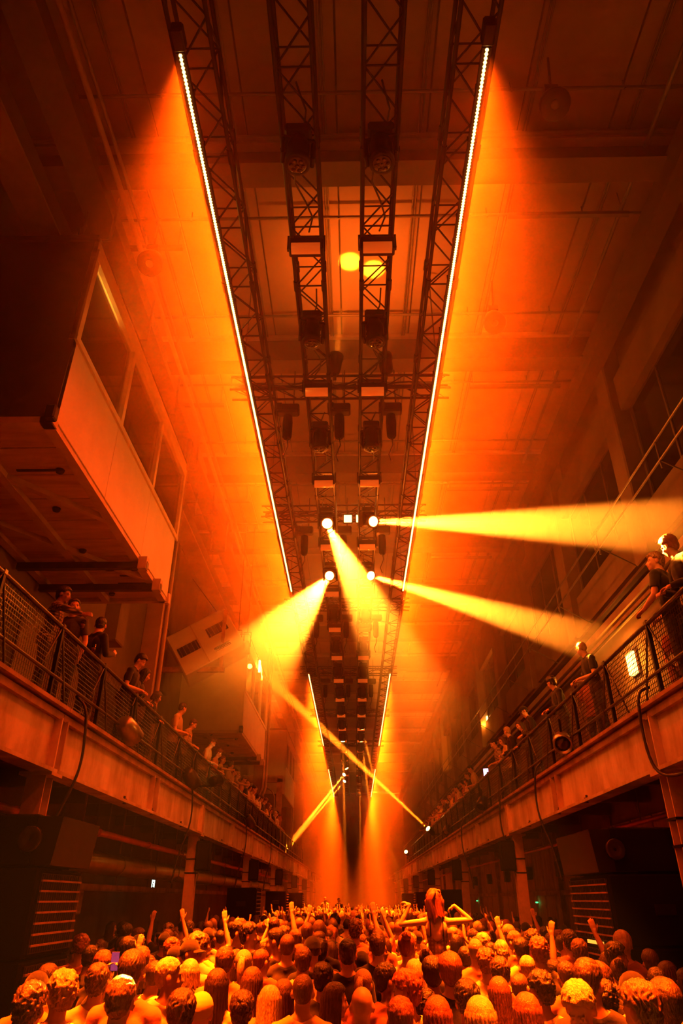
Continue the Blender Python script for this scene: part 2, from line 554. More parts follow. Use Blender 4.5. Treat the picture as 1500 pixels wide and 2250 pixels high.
# ------------------------------------------------------------------ balconies
BX = 3.85
BF = 4.45        # balcony floor
BB = 3.60        # underside of the edge girder
POST_Y = [9.2 + 9.6 * k for k in range(-1, 8)]
for side, XW, nm in ((-1, XL, 'left'), (1, XR, 'right')):
    x0 = side * (BX + 0.12)
    slab = struct(MB().box(((x0 + XW) / 2, 37, BF - 0.13), (abs(XW - x0), 108, 0.24)).build('balcony_slab', M['slab']))
    # ribs under the slab
    me_rib = MB().box((0, 0, 0), (abs(XW - x0) - 0.1, 0.16, 0.3)).mesh('rib')
    for k in range(30):
        put('rib', me_rib, M['girder'], slab, ((x0 + XW) / 2, -9 + 2.4 * k, BF - 0.40))
    for k in range(len(POST_Y) - 1):
        ya, yb = POST_Y[k], POST_Y[k + 1]
        g = empty('balcony_girder', (side * BX, (ya + yb) / 2, BB))
        struct(g)
        L = yb - ya - 0.012
        MB().box((side * 0.10, 0, 0.42), (0.05, L, 0.74)).build('web', M['balcony_face'], g)
        MB().box((side * 0.09, 0, 0.02), (0.28, L, 0.045)).build('lower_flange', M['balcony_face'], g)
        MB().box((side * 0.09, 0, 0.80), (0.30, L, 0.05)).build('upper_flange', M['flange'], g)
        MB().box((side * 0.05, 0, 0.70), (0.09, L, 0.09)).build('ledge', M['flange'], g)
        for q, dy in enumerate((-L / 2 + 0.10, -0.1, 0.25, L / 2 - 0.10)):
            MB().box((side * 0.03, dy, 0.36), (0.12, 0.02 if q in (1, 2) else 0.03, 0.62)).build('stiffener', M['balcony_face'], g)
        bp = MB()
        bp.box((side * 0.07, 0.08, 0.40), (0.03, 0.30, 0.62))
        bp.build('splice_plate', M['balcony_face'], g)
        MB().box((side * 0.045, 0.08, 0.46), (0.035, 0.10, 0.26)).build('junction_plate', M['black'], g)
        for q in (-0.35, 0.0, 0.5):
            MB().tube((side * 0.0, q * 5, -0.02), (side * 0.0, q * 5, 0.10), 0.02, 6).tube((0, q * 5 + 0.1, -0.01), (0, q * 5 + 0.1, 0.07), 0.015, 6).build('clamp', M['dark_metal'], g)
    for k, y in enumerate(POST_Y):
        p = empty('balcony_post', (side * (BX + 0.16), y, 0))
        struct(p)
        s = MB()
        s.box((0, -0.11, BB / 2 - 0.02), (0.24, 0.022, BB - 0.04)).box((0, 0.11, BB / 2 - 0.02), (0.24, 0.022, BB - 0.04)).box((0, 0, BB / 2 - 0.02), (0.03, 0.2, BB - 0.04))
        s.build('shaft', M['post'], p)
        MB().box((0, 0, BB - 0.02), (0.42, 0.34, 0.04)).build('cap_plate', M['post'], p)
        MB().box((0, 0, 0.02), (0.40, 0.36, 0.04)).build('base_plate', M['post'], p)
        for zz in (2.75, 3.05):
            MB().box((0, 0, zz), (0.265, 0.26, 0.03)).build('strap', M['black'], p)

# ------------------------------------------------------------------ guard railings
RH = 0.97
for side, nm in ((-1, 'left'), (1, 'right')):
    r = tag(empty('guard_railing', (side * (BX + 0.10), 0, BF)),
            'black steel guard railing with wire mesh along the %s balcony edge' % nm, 'railing')
    ys = [5.2 + 1.8 * k for k in range(-2, 30)]
    MB().tube((0, ys[0], RH), (0, ys[-1], RH), 0.028, 10).build('top_rail', M['rail'], r)
    MB().tube((-side * 0.02, ys[0], 0.30), (-side * 0.02, ys[-1], 0.30), 0.022, 8).build('lower_rail', M['rail'], r)
    me_post = MB().box((0, 0, RH / 2), (0.05, 0.05, RH)).box((0, 0, 0.01), (0.12, 0.12, 0.02)).mesh('post')
    me_br = MB().tube((0, 0.02, RH - 0.03), (-side * 0.05, 0.42, 0.0), 0.016, 6).mesh('brace')
    me_br2 = MB().tube((0, -0.02, RH - 0.03), (side * 0.10, -0.42, 0.0), 0.014, 6).mesh('brace')
    wm = MB()
    for i in range(1, 30):
        y = 0.06 * i
        wm.tube((0, y, 0.06), (0, y, RH - 0.02), 0.0045, 3, cap=False)
    for i in range(16):
        z = 0.06 + 0.06 * i
        wm.tube((0, 0.0, z), (0, 1.8, z), 0.0060, 3, cap=False)
    me_wire = wm.mesh('wire_mesh')
    me_clip = MB().cham((0, 0, RH + 0.005), (0.07, 0.09, 0.075), 0.012).mesh('clamp')
    for k, y in enumerate(ys):
        put('post', me_post, M['black'], r, (0, y, 0))
        put('clamp', me_clip, M['rail'], r, (0, y, 0))
        put('brace', me_br, M['rail'], r, (0, y, 0))
        put('brace', me_br2, M['rail'], r, (0, y, 0))
        if k < len(ys) - 1:
            o = put('wire_mesh', me_wire, M['rail'], r, (side * 0.035, y, 0))

# ------------------------------------------------------------------ under the balconies
rp = tag(empty('sprinkler_pipe', (-4.35, 0, 3.18)), 'long red sprinkler pipe running below the left balcony', 'pipe')
MB().tube((0, 4, 0), (0, 70, 0), 0.055, 12).build('pipe', M['red_pipe'], rp)
for k in range(14):
    y = 6.3 + 3.2 * k
    MB().tube((0, y - 0.05, 0), (0, y + 0.05, 0), 0.068, 12).build('coupling', M['red_pipe'], rp)
    MB().tube((0, y + 0.5, 0.05), (0, y + 0.5, 0.95), 0.01, 6).build('hanger', M['pipe'], rp)
rp2 = tag(empty('sprinkler_pipe', (4.5, 0, 3.25)), 'thin red pipe running below the right balcony', 'pipe')
MB().tube((0, 10, 0), (0, 70, 0), 0.035, 10).build('pipe', M['red_pipe'], rp2)
for k in range(12):
    y = 11.3 + 3.2 * k
    MB().tube((0, y + 0.5, 0.03), (0, y + 0.5, 0.90), 0.01, 6).build('hanger', M['pipe'], rp2)

dct = tag(empty('ventilation_duct', (-4.75, 0, 2.78)), 'fat round galvanised duct hung below the left balcony', 'duct')
prof = []
MB().tube((0, 7.5, 0), (0, 50, 0), 0.19, 20).build('tube', M['duct'], dct)
for k in range(18):
    y = 8 + 2.4 * k
    MB().tube((0, y - 0.03, 0), (0, y + 0.03, 0), 0.205, 20).build('seam_band', M['duct'], dct)
    MB().tube((0, y + 0.9, 0.18), (0, y + 0.9, 1.3), 0.012, 6).build('hanger', M['pipe'], dct)
d2 = tag(empty('cable_tray', (-5.2, 0, 2.35)), 'rust-coloured steel tray under the round duct', 'tray')
MB().box((0, 30, 0), (0.3, 44, 0.02)).box((-0.14, 30, 0.05), (0.02, 44, 0.1)).box((0.14, 30, 0.05), (0.02, 44, 0.1)).build('channel', M['flange'], d2)
for k in range(16):
    MB().box((0, 9 + 2.6 * k, 0.9), (0.03, 0.05, 1.8)).build('hanger', M['flange'], d2)
ob = tag(empty('duct_box', (-5.75, 14.6, 1.95)), 'big square duct box hung under the left balcony', 'duct')
MB().cham((0, 0, 0.2), (1.0, 0.9, 0.42), 0.02).build('box', M['plank'], ob)
MB().box((0.51, 0, 0.2), (0.03, 0.7, 0.3)).build('lid', M['flange'], ob)
MB().box((0, 0, 1.1), (0.04, 0.04, 1.5)).build('hanger', M['pipe'], ob)

# lining panels on the right wall below the balcony
lin = empty('wall_lining', (XR - 0.03, 0, 0))
struct(lin)
me_lp = MB().box((0, 0, 1.85), (0.06, 1.14, 3.6)).mesh('panel')
for k in range(40):
    o = put('panel', me_lp, M['plank'], lin, (0, 6 + 1.2 * k, 0.02))
for k in range(10):
    MB().box((-0.09, 8.0 + 4.8 * k, 2.0), (0.14, 0.18, 4.0)).build('stud', M['flange'], lin)
MB().box((-0.07, 30, 2.35), (0.12, 50, 0.12)).build('dado_rail', M['flange'], lin)

for k in range(7):                               # junction boxes
    o = tag(MB().cham((XR - 0.17, 14.3 + 3.9 * k, 2.95), (0.16, 0.34, 0.38), 0.015).build('junction_box', M['black']),
            'small black junction box on the right wall lining, %s from the near end' % ORD[k], 'junction box', 'junction boxes on the lining')
# ------------------------------------------------------------------ glazed booths on the left


def booth(name, label, x0, x1, ya, yb, zb, zt, sill, head, panes, lamp, soffit, end_mat):
    """x1: aisle face, x0: wall side"""
    t = tag(empty(name, (x1, (ya + yb) / 2, zb)), label, 'booth')
    L, W, H = yb - ya, x1 - x0, zt - zb
    cx = -W / 2
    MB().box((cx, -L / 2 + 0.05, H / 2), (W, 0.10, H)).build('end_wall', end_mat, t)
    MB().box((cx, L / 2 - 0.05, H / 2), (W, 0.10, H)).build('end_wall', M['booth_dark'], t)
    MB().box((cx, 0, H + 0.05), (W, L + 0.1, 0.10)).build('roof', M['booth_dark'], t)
    MB().box((-W + 0.05, 0, H / 2), (0.1, L - 0.22, H - 0.02)).build('rear_wall', M['room'], t)
    MB().box((cx, 0, 0.06), (W - 0.02, L - 0.02, 0.08)).build('floor_deck', M['room'], t)
    # parapet boards
    n = panes
    pl = (L - 0.02) / n
    for k in range(n):
        MB().cham((-0.04, -L / 2 + pl * (k + 0.5), sill / 2 - 0.01), (0.08, pl - 0.008, sill), 0.006).build('parapet_panel', M['booth'], t)
    # window frame bars and panes
    MB().box((-0.02, 0, sill + 0.03), (0.12, L, 0.10)).build('sill_bar', M['booth_frame'], t)
    MB().box((-0.02, 0, head), (0.12, L, 0.20)).build('head_bar', M['booth_frame'], t)
    for k in range(n + 1):
        y = -L / 2 + 0.06 + (L - 0.12) * k / n
        MB().box((-0.02, y, (sill + head) / 2), (0.11, 0.12, head - sill - 0.1)).build('mullion', M['booth_frame'], t)
    for k in range(n):
        y = -L / 2 + 0.06 + (L - 0.12) * (k + 0.5) / n
        MB().box((-0.04, y, (sill + head) / 2), (0.012, (L - 0.12) / n - 0.12, head - sill - 0.18)).build('pane', M['pane'], t)
    MB().box((-0.03, 0, (head + H) / 2 + 0.05), (0.08, L, H - head - 0.08)).build('fascia', M['booth'], t)
    # room ceiling with a lamp
    if lamp:
        MB().box((cx, 0, H - 0.06), (W - 0.2, L - 0.2, 0.04)).build('room_ceiling', M['room'], t)
        lb_ = MB().cham((-0.7, -L / 2 + 0.8, H - 0.14), (0.5, 0.6, 0.07), 0.015).build('ceiling_lamp', M['lamp_glow'], t)
        li = bpy.data.lights.new('booth_lamp', 'POINT')
        li.energy = 500
        li.color = (1.0, 0.42, 0.04)
        li.shadow_soft_size = 0.12
        lo = bpy.data.objects.new('booth_lamp', li)
        COL.objects.link(lo)
        lo.location = (x1 - 0.7, ya + 0.8, zt - 0.32)
    # soffit boards, joists and edge beams
    if soffit:
        nb = 9
        bl = L / nb
        for k in range(nb):
            MB().cham((cx, -L / 2 + bl * (k + 0.5), 0.0), (W - 0.10, bl - 0.02, 0.03), 0.006).build('soffit_board', M['plank'], t)
        MB().box((-0.10, 0, -0.05), (0.16, L, 0.10)).build('edge_joist', M['joist'], t)
        MB().box((-W + 0.1, 0, -0.05), (0.16, L, 0.10)).build('edge_joist', M['joist'], t)
        MB().box((cx, -L / 2 + 0.08, -0.05), (W, 0.16, 0.10)).build('edge_joist', M['joist'], t)
        MB().box((cx, L / 2 - 0.06, -0.05), (W, 0.12, 0.10)).build('edge_joist', M['joist'], t)
        for fy, fx in ((-0.30, 0.62), (0.08, 0.62)):
            a = Vector((-0.15, L * fy + 1.5, -0.06))
            b = Vector((-W + 0.2, L * fy - 1.0, -0.06))
            d = b - a
            MB().box((a + b) / 2, (d.length, 0.11, 0.09), Matrix.Rotation(math.atan2(d.y, d.x), 3, 'Z')).build('diagonal_brace', M['joist'], t)
        MB().box((-W * 0.55, 0, -0.06), (0.14, L - 0.2, 0.10)).build('joist', M['joist'], t)
        for dy, dx in ((-L * 0.30, -0.75), (L * 0.26, -0.55), (L * 0.30, -0.35), (L * 0.36, -0.5), (L * 0.38, -0.5)):
            MB().box((dx, dy, -0.022), (0.62, 0.05, 0.018)).build('slot_vent', M['black'], t)
        for dy, dx in ((-L * 0.42, -1.2), (-L * 0.12, -0.9), (L * 0.12, -1.0), (L * 0.44, -1.1), (L * 0.40, -0.6), (-L * 0.3, -0.4)):
            MB().lathe([(0.07, -0.02), (0.055, -0.07), (0.02, -0.08)], 10, Matrix.Translation((dx, dy, 0))).build('downlight', M['black'], t)
        for dy in (L * 0.17, L * 0.33):
            MB().box((-W * 0.5 + 0.1, dy, -0.20), (W + 0.1, 0.11, 0.13)).build('hanger_beam', M['dark_metal'], t)
            MB().box((0.06, dy, -0.16), (0.16, 0.16, 0.24)).build('beam_shoe', M['joist'], t)
        MB().cham((-0.02, -L / 2 - 0.04, 0.02), (0.14, 0.14, 0.22), 0.02).build('corner_box', M['black'], t)
        MB().cham((0.0, L / 2 - 0.05, -0.02), (0.10, 0.10, 0.24), 0.015).build('corner_bracket', M['joist'], t)
    return t


booth('control_booth', 'pale glazed booth hanging on the left above the balcony, nearest the camera', XL + 0.03, -4.0, 7.30, 13.75, 7.86, 11.35,
      1.42, 3.2, 3, True, True, M['booth_dark'])
booth('control_booth', 'second glazed booth further along the left wall, veiled by haze', XL + 0.03, -4.0, 25.0, 31.8, 7.45, 11.0,
      1.4, 3.1, 3, False, True, M['booth'])
booth('control_booth', 'third pale booth far along the left wall', XL + 0.03, -4.0, 42.0, 48.8, 7.45, 11.0,
      1.4, 3.1, 3, False, False, M['booth'])

# full-height columns standing on the left balcony
for k, y in enumerate((14.75, 34.0, 51.0)):
    p = empty('balcony_column', (-4.5, y, BF))
    struct(p)
    MB().cham((0, 0, (CEIL - 0.8 - BF) / 2), (0.40, 0.45, CEIL - 0.8 - BF), 0.02).build('shaft', M['pilaster'], p)
    MB().tube((0.26, -0.1, 0.0), (0.26, -0.1, CEIL - 1 - BF), 0.05, 8).build('pipe', M['pilaster'], p)
    MB().cham((0, 0, 0.15), (0.52, 0.56, 0.3), 0.02).build('plinth', M['pilaster'], p)

# doors and panels on the left wall behind the balcony
dn = 0
for y, w, h, m in ((11.5, 1.5, 2.5, 'booth_dark'), (17.8, 1.8, 2.6, 'wall_dark'), (21.5, 1.5, 2.3, 'wall_dark'), (37.5, 1.2, 2.4, 'booth_dark')):
    dn += 1
    d = struct(empty('door_%d' % dn, (XL + 0.03, y, BF)))
    MB().box((0, 0, h / 2), (0.05, w, h)).build('leaf', M[m], d)
    MB().box((0.02, -w / 2 - 0.05, h / 2), (0.1, 0.1, h + 0.1)).box((0.02, w / 2 + 0.05, h / 2), (0.1, 0.1, h + 0.1)).box((0.02, 0, h + 0.05), (0.1, w + 0.2, 0.1)).build('frame', M['pilaster'], d)
    MB().tube((0.06, w / 2 - 0.12, 1.0), (0.06, w / 2 - 0.12, 1.16), 0.015, 8).build('handle', M['steel'], d)

# tilted plant housing with vents on the left
t = tag(empty('air_unit', (-4.35, 19.6, 8.72), (R(-6), R(-32), R(8))), 'tilted pale sheet-metal air unit with vents hung before the second booth', 'air unit')
MB().cham((0, 0, 0), (1.9, 1.0, 1.35), 0.03).build('casing', M['booth_frame'], t)
MB().box((-0.18, -0.505, 0.0), (0.03, 0.02, 1.3)).build('seam', M['joist'], t)
for cx_, cz_ in ((-0.52, 0.0), (0.45, 0.15)):
    v = MB().box((cx_, -0.505, cz_), (0.62, 0.02, 0.30)).build('vent', M['black'], t)
    for q in range(5):
        MB().box((cx_ - 0.25 + 0.125 * q, -0.52, cz_), (0.015, 0.02, 0.30)).build('louvre', M['steel'], v)
v = MB().box((0.35, -0.505, -0.42), (0.5, 0.02, 0.12)).build('vent', M['black'], t)
for q in range(3):
    MB().box((0.35, -0.52, -0.46 + 0.04 * q), (0.5, 0.02, 0.012)).build('louvre', M['steel'], v)
for sx in (-0.8, 0.8):
    MB().tube((sx, 0, 0.6), (sx * 0.8, 0, 2.3), 0.015, 6).build('hanger', M['dark_metal'], t)
b = tag(empty('support_beam', (-5.0, 19.2, 7.92)), 'dark steel support beam crossing under the tilted air unit', 'beam')
MB().box((0, 0, 0), (2.6, 0.14, 0.14)).build('bar', M['flange'], b)
MB().box((-0.55, 0, -1.7), (0.10, 0.10, 3.4)).build('upright', M['flange'], b)
MB().box((1.2, 0, 0.9), (0.10, 0.12, 1.8)).build('upright', M['flange'], b)

for k, (x, y, z) in enumerate(((-3.62, 20.6, 9.1), (-3.42, 21.2, 9.25))):
    t = tag(empty('par_can', (x, y, z)), 'small bright metal par can beside the air unit, %s of the pair' % ('nearer' if k == 0 else 'farther'), 'spotlight', 'par cans by the air unit')
    MB().lathe([(0.06, 0.20), (0.10, 0.12), (0.11, -0.22), (0.10, -0.22), (0.09, -0.1)], 16).build('can', M['steel'], t)
    MB().lathe([(0.09, -0.12), (0.05, -0.125), (0.01, -0.125)], 12).build('lens', M['lens_off'], t)
    MB().tube((0.11, 0, 0), (0.11, 0, 0.5), 0.012, 6).tube((-0.11, 0, 0), (-0.11, 0, 0.5), 0.012, 6).tube((-0.11, 0, 0.5), (0.11, 0, 0.5), 0.012, 6).tube((0, 0, 0.5), (0, 0, 4.52), 0.015, 6).build('yoke', M['dark_metal'], t)

# curved conduit pipes on the left wall beyond the second booth
for k, (x, y) in enumerate(((-4.15, 33.0), (-4.05, 33.3))):
    tag(MB().path([(x, y, 13.69), (x, y, 7.2), (x - 0.02, y, 6.6), (x - 0.15, y, 6.2), (x - 0.5, y, 5.9), (x - 1.4, y, 5.6)], 0.06, 8).build('bent_pipe', M['pilaster']),
        'bent vertical pipe beside the second booth, %s one' % ('nearer' if k == 0 else 'farther'), 'pipe')
# steel portal frame at the far left of the balcony
pf = tag(empty('portal_frame', (-3.9, 40.0, BF)), 'dark steel portal frame at the far end of the left balcony', 'frame')
MB().box((-0.2, 0, 1.75), (0.3, 0.3, 3.5)).build('upright', M['flange'], pf)
MB().box((-1.5, 0, 3.5), (2.9, 0.3, 0.35)).build('crossbar', M['flange'], pf)
MB().path([(-0.45, -0.1, 0), (-0.45, -0.1, 2.6), (-0.6, -0.1, 2.9), (-1.0, -0.1, 3.1)], 0.05, 8).build('pipe', M['pilaster'], pf)
# ------------------------------------------------------------------ lighting trusses along the hall
TZ = 9.95        # truss underside
TW = 0.40
TRUSS_X = [-1.62, -0.58, 0.37, 1.33]
CELL = 0.5
h = TW / 2
diag_b = [MB().tube((-s * h, 0, 0), (s * h, CELL, 0), 0.0125, 6, cap=False).mesh('brace') for s in (1, -1)]
diag_s = [MB().tube((0, 0, TW if s > 0 else 0), (0, CELL, 0 if s > 0 else TW), 0.0125, 6, cap=False).mesh('brace') for s in (1, -1)]
cross_b = MB().tube((-h, 0, 0), (h, 0, 0), 0.0125, 6, cap=False).mesh('cross_bar')
me_joint = MB().tube((0, -0.09, 0), (0, 0.09, 0), 0.036, 8).mesh('coupler')
TL = ['outer left', 'inner left', 'inner right', 'outer right']
for ti, X in enumerate(TRUSS_X):
    t = tag(empty('lighting_truss', (X, 0, TZ)), 'black box truss running along the hall, %s one of the four' % TL[ti], 'truss')
    ya, yb = 2.0, 64.0
    for sx in (-1, 1):
        for z in (0, TW):
            MB().tube((sx * h, ya, z), (sx * h, yb, z), 0.025, 8).build('chord', M['black'], t)
    far = MB()
    n = int((yb - ya) / CELL)
    for k in range(n):
        y = ya + k * CELL
        s = k % 2
        if y < 17:
            put('brace', diag_b[s], M['black'], t, (0, y, 0))
            put('brace', diag_b[1 - s], M['black'], t, (0, y, TW))
            put('brace', diag_s[s], M['black'], t, (-h, y, 0))
            put('brace', diag_s[s], M['black'], t, (h, y, 0))
            if k % 2 == 0:
                put('cross_bar', cross_b, M['black'], t, (0, y, 0))
                put('cross_bar', cross_b, M['black'], t, (0, y, TW))
        else:
            a = (-h, h) if s == 0 else (h, -h)
            far.tube((a[0], y, 0), (a[1], y + CELL, 0), 0.0125, 4, cap=False)
            zz = (TW, 0) if s == 0 else (0, TW)
            far.tube((-h, y, zz[0]), (-h, y + CELL, zz[1]), 0.0125, 4, cap=False)
            far.tube((h, y, zz[0]), (h, y + CELL, zz[1]), 0.0125, 4, cap=False)
            if k % 2 == 0:
                far.tube((-h, y, 0), (h, y, 0), 0.0125, 4, cap=False)
    tag(far.build('brace_lattice', M['black'], t), kind='stuff')
    for k in range(16):
        for sx in (-1, 1):
            for z in (0, TW):
                put('coupler', me_joint, M['black'], t, (sx * h, 3.0 + 2.0 * k if k < 8 else 19 + 5 * (k - 8), z))

# cross trusses that carry the hoists
CROSS_Y = [10.05, 14.9, 21.0, 28.5, 36.0, 44.0]
CN = ['first', 'second', 'third', 'fourth', 'fifth', 'sixth']
for ci, cy in enumerate(CROSS_Y):
    t = tag(empty('cross_truss', (-0.15, cy, TZ + 0.50)), 'black cross truss above the long trusses, %s from the camera' % CN[ci], 'truss')
    for sy in (-1, 1):
        for z in (0, 0.3):
            MB().tube((-2.1, sy * 0.15, z), (2.0, sy * 0.15, z), 0.024, 8).build('chord', M['black'], t)
    for k in range(10):
        x = -2.05 + 0.4 * k
        a, b = ((0, 0.3) if k % 2 else (0.3, 0))
        m = MB()
        for sy in (-1, 1):
            m.tube((x, sy * 0.15, a), (x + 0.4, sy * 0.15, b), 0.012, 5, cap=False)
        m.tube((x, -0.15, 0), (x + 0.4, 0.15, 0), 0.012, 5, cap=False)
        m.build('brace', M['black'], t)
    # bundled cables lying on the cross truss
    for q in range(3):
        pts = [(-2.0 + 0.25 * i, -0.17 + 0.02 * q, 0.02 + 0.05 * q - 0.05 * math.sin(i * 1.7 + q)) for i in range(10 if q < 2 else 16)]
        MB().path(pts, 0.018, 5).build('cable_loom', M['cable'], t)
    for x in (-1.9, 1.8):
        MB().tube((x, 0, 0.3), (x, 0, CEIL - 0.85 - TZ - 0.5 + 0.8), 0.014, 6).build('hanger_wire', M['dark_metal'], t)

# chain hoists
def hoist(x, y, z, label):
    t = tag(empty('chain_hoist', (x, y, z)), label, 'hoist', 'chain hoists on the cross trusses')
    MB().cham((0, 0, 0), (0.42, 0.20, 0.20), 0.03).build('motor', M['black'], t)
    MB().cham((-0.16, 0, 0.02), (0.12, 0.24, 0.16), 0.02).build('gearbox', M['dark_metal'], t)
    MB().lathe([(0.085, -0.15), (0.095, -0.3), (0.085, -0.62), (0.06, -0.66)], 12).build('chain_bag', M['black_matt'], t)
    MB().tube((0.1, 0, 0.1), (0.1, 0, 0.95), 0.012, 6).build('chain', M['dark_metal'], t)
    MB().path([(0, 0, -0.6), (0.02, 0.02, -0.8), (-0.06, 0.05, -1.0), (-0.02, 0.03, -1.15)], 0.012, 5).build('cable', M['cable'], t)
    return t
hx = [-1.08, -0.12, 0.84]
for ci, cy in enumerate(CROSS_Y[:4]):
    for k, x in enumerate(hx):
        hoist(x - 0.1, cy + 0.16, TZ + 0.25, 'black chain hoist, %s of three on the %s cross truss' % (ORD[k], CN[ci]))

# ------------------------------------------------------------------ LED bars
SIDE = {-1: 'left', 1: 'right'}
RUNW = ['behind the camera', 'nearest', 'middle', 'far']
housing = MB()
housing.box((0, 0.5, 0.035), (0.085, 0.995, 0.075))
housing.box((0, 0.5, -0.012), (0.10, 0.995, 0.02))
me_house = housing.mesh('housing')
me_cap = MB().cham((0, 0, 0.03), (0.11, 0.02, 0.12), 0.006).mesh('end_cap')
dots = MB()
for k in range(25):
    y = 0.02 + 0.04 * k
    dots.lathe([(0.019, -0.022), (0.017, -0.034), (0.008, -0.040)], 6, Matrix.Translation((0, y, 0)))
me_dots = dots.mesh('led_lenses')
me_brk = MB().box((0, 0.5, 0.14), (0.05, 0.05, 0.14)).mesh('bracket')
me_led_end = MB().cham((0, -0.12, 0.04), (0.13, 0.22, 0.16), 0.02).mesh('power_plug')
for ri, (ya, yb) in enumerate(RUNS):
    for sx, X in ((-1, STRIP_XL), (1, STRIP_XR)):
        if ri == 0:                    # the run over and behind the camera, out of the picture
            b = tag(empty('led_run', (X, ya, STRIP_Z)), 'long amber LED run hung behind the camera on the %s' % SIDE[sx], 'LED bar')
            MB().box((0, 7, 0.035), (0.085, 14, 0.075)).build('housing', M['black'], b)
            MB().box((0, 7, -0.025), (0.03, 14, 0.02)).build('lens', M['led'], b)
            continue
        for k in range(14):
            b = empty('led_bar', (X, ya + k, STRIP_Z))
            tag(b, 'glowing amber LED bar, %s of fourteen in the %s %s run' % (ORD[k], RUNW[ri], SIDE[sx]), 'LED bar',
                'LED bars in the %s %s run' % (RUNW[ri], SIDE[sx]))
            put('housing', me_house, M['black'], b)
            put('led_lenses', me_dots, M['led'], b)
            put('end_cap', me_cap, M['black'], b, (0, 0.998, 0))
            put('bracket', me_brk, M['black'], b)
            if k == 0:
                put('power_plug', me_led_end, M['black'], b)

# ------------------------------------------------------------------ moving-head lights
me_base = MB().cham((0, 0, 0), (0.30, 0.34, 0.14), 0.025).box((0, 0, 0.09), (0.30, 0.05, 0.05)).mesh('base')
yk = MB()
for sx in (-1, 1):
    yk.cham((sx * 0.17, 0, -0.20), (0.05, 0.14, 0.34), 0.015)
yk.cham((0, 0, -0.06), (0.39, 0.16, 0.06), 0.015)
me_yoke = yk.mesh('yoke')
me_headm = MB().lathe([(0.06, 0.20), (0.115, 0.17), (0.13, 0.05), (0.13, -0.10), (0.145, -0.14), (0.145, -0.22), (0.12, -0.22)], 20).mesh('head')
me_lens = MB().lathe([(0.118, -0.215), (0.10, -0.232), (0.05, -0.24), (0.01, -0.242)], 16).mesh('lens')
hood = MB()
for k in range(7):
    a = 2 * math.pi * k / 6
    c = (0.065 * math.cos(a), 0.065 * math.sin(a)) if k < 6 else (0, 0)
    hood.lathe([(0.028, -0.235), (0.025, -0.25), (0.01, -0.252)], 8, Matrix.Translation((c[0], c[1], 0)))
me_eyes = hood.mesh('lens_cluster')
SIDEN = {1: 'inner left', 2: 'inner right'}
SPOT_N = [0]


def moving_head(pos, aim, label, lit=None, group=None):
    """lit: (power, cone degrees, blend, colour)"""
    t = tag(empty('moving_head_light', pos), label, 'stage light', group or 'moving heads on the inner trusses')
    d = (Vector(aim) - (Vector(pos) + Vector((0, 0, -0.3)))).normalized()
    pan = math.atan2(d.x, -d.y)
    put('base', me_base, M['black'], t, (0, 0, -0.07))
    y_ = put('yoke', me_yoke, M['black'], t, (0, 0, -0.10), (0, 0, pan))
    q = (-d).to_track_quat('Z', 'Y')
    hd = put('head', me_headm, M['black'], t, (0, 0, -0.30))
    hd.rotation_euler = q.to_euler()
    put('lens', me_lens, M['lens_hot'] if lit else M['lens_off'], hd)
    put('lens_cluster', me_eyes, M['lens_hot'] if lit else M['lens_off'], hd)
    if lit:
        spot(Vector(pos) + Vector((0, 0, -0.30)) + d * 0.275, d, *lit)
        if lit[0] > 100000 and pos[1] < 20:                 # added unseen point light, makes the haze halo round the lens
            li = bpy.data.lights.new('lens_halo_fill', 'POINT')
            li.energy = 150
            li.color = (1.0, 0.12, 0.002)
            li.shadow_soft_size = 0.08
            o = bpy.data.objects.new('lens_halo_fill', li)
            COL.objects.link(o)
            o.location = Vector(pos) + Vector((0, 0, -0.30)) + d * 0.36
    return t


def spot(pos, d, power, cone, blend, color):
    SPOT_N[0] += 1
    li = bpy.data.lights.new('beam', 'SPOT')
    li.energy = power
    li.color = color
    li.spot_size = R(cone)
    li.spot_blend = blend
    li.shadow_soft_size = 0.05
    o = bpy.data.objects.new('beam', li)
    COL.objects.link(o)
    o.location = pos
    o.rotation_euler = (-Vector(d)).to_track_quat('Z', 'Y').to_euler()
    return o


MHY = [4.75, 7.6, 10.35, 13.55, 16.45] + [19.4 + 2.95 * k for k in range(12)]
BEAM = {
    # (truss, index): (aim point, (power, cone, blend, colour))
    (1, 3): ((0.557, 6.5, 3.88), (2400000, 5.4, 0.35, BEAM_WHITE)),
    (1, 4): ((-1.36, 7.0, 3.86), (2100000, 6.8, 0.35, BEAM_WHITE)),
    (2, 3): ((4.2, 7.65, 6.27), (1300000, 6.2, 0.30, BEAM_WHITE)),
    (2, 4): ((3.95, 11.4, 6.1), (1100000, 6.0, 0.30, BEAM_WHITE)),
    (2, 10): ((1.6, 37.0, 5.0), (1300000, 2.2, 0.3, YELLOW)),
    (2, 11): ((1.1, 40.0, 4.5), (1300000, 2.2, 0.3, YELLOW)),
    (1, 11): ((-0.45, 39.5, 1.5), (1300000, 2.2, 0.3, YELLOW)),
    (1, 15): ((-4.1, 44.0, 4.6), (5000000, 2.4, 0.3, YELLOW)),
    (1, 16): ((-4.3, 48.0, 4.9), (4000000, 1.8, 0.3, YELLOW)),
    (1, 14): ((3.7, 46.0, 1.9), (1500000, 0.9, 0.3, YELLOW)),
    (2, 15): ((0.4, 54.0, 2.0), (900000, 1.8, 0.3, YELLOW)),
}
for ti in (1, 2):
    for k, y in enumerate(MHY):
        pos = (TRUSS_X[ti], y, TZ - 0.02)
        aim, lit = BEAM.get((ti, k), ((TRUSS_X[ti] + 0.2 * (ti - 1.5), y + 0.5, 3), None))
        moving_head(pos, aim, '%s moving-head light, %s along the %s truss' % ('lit' if lit else 'dark', ORD[k], SIDEN[ti]), lit)

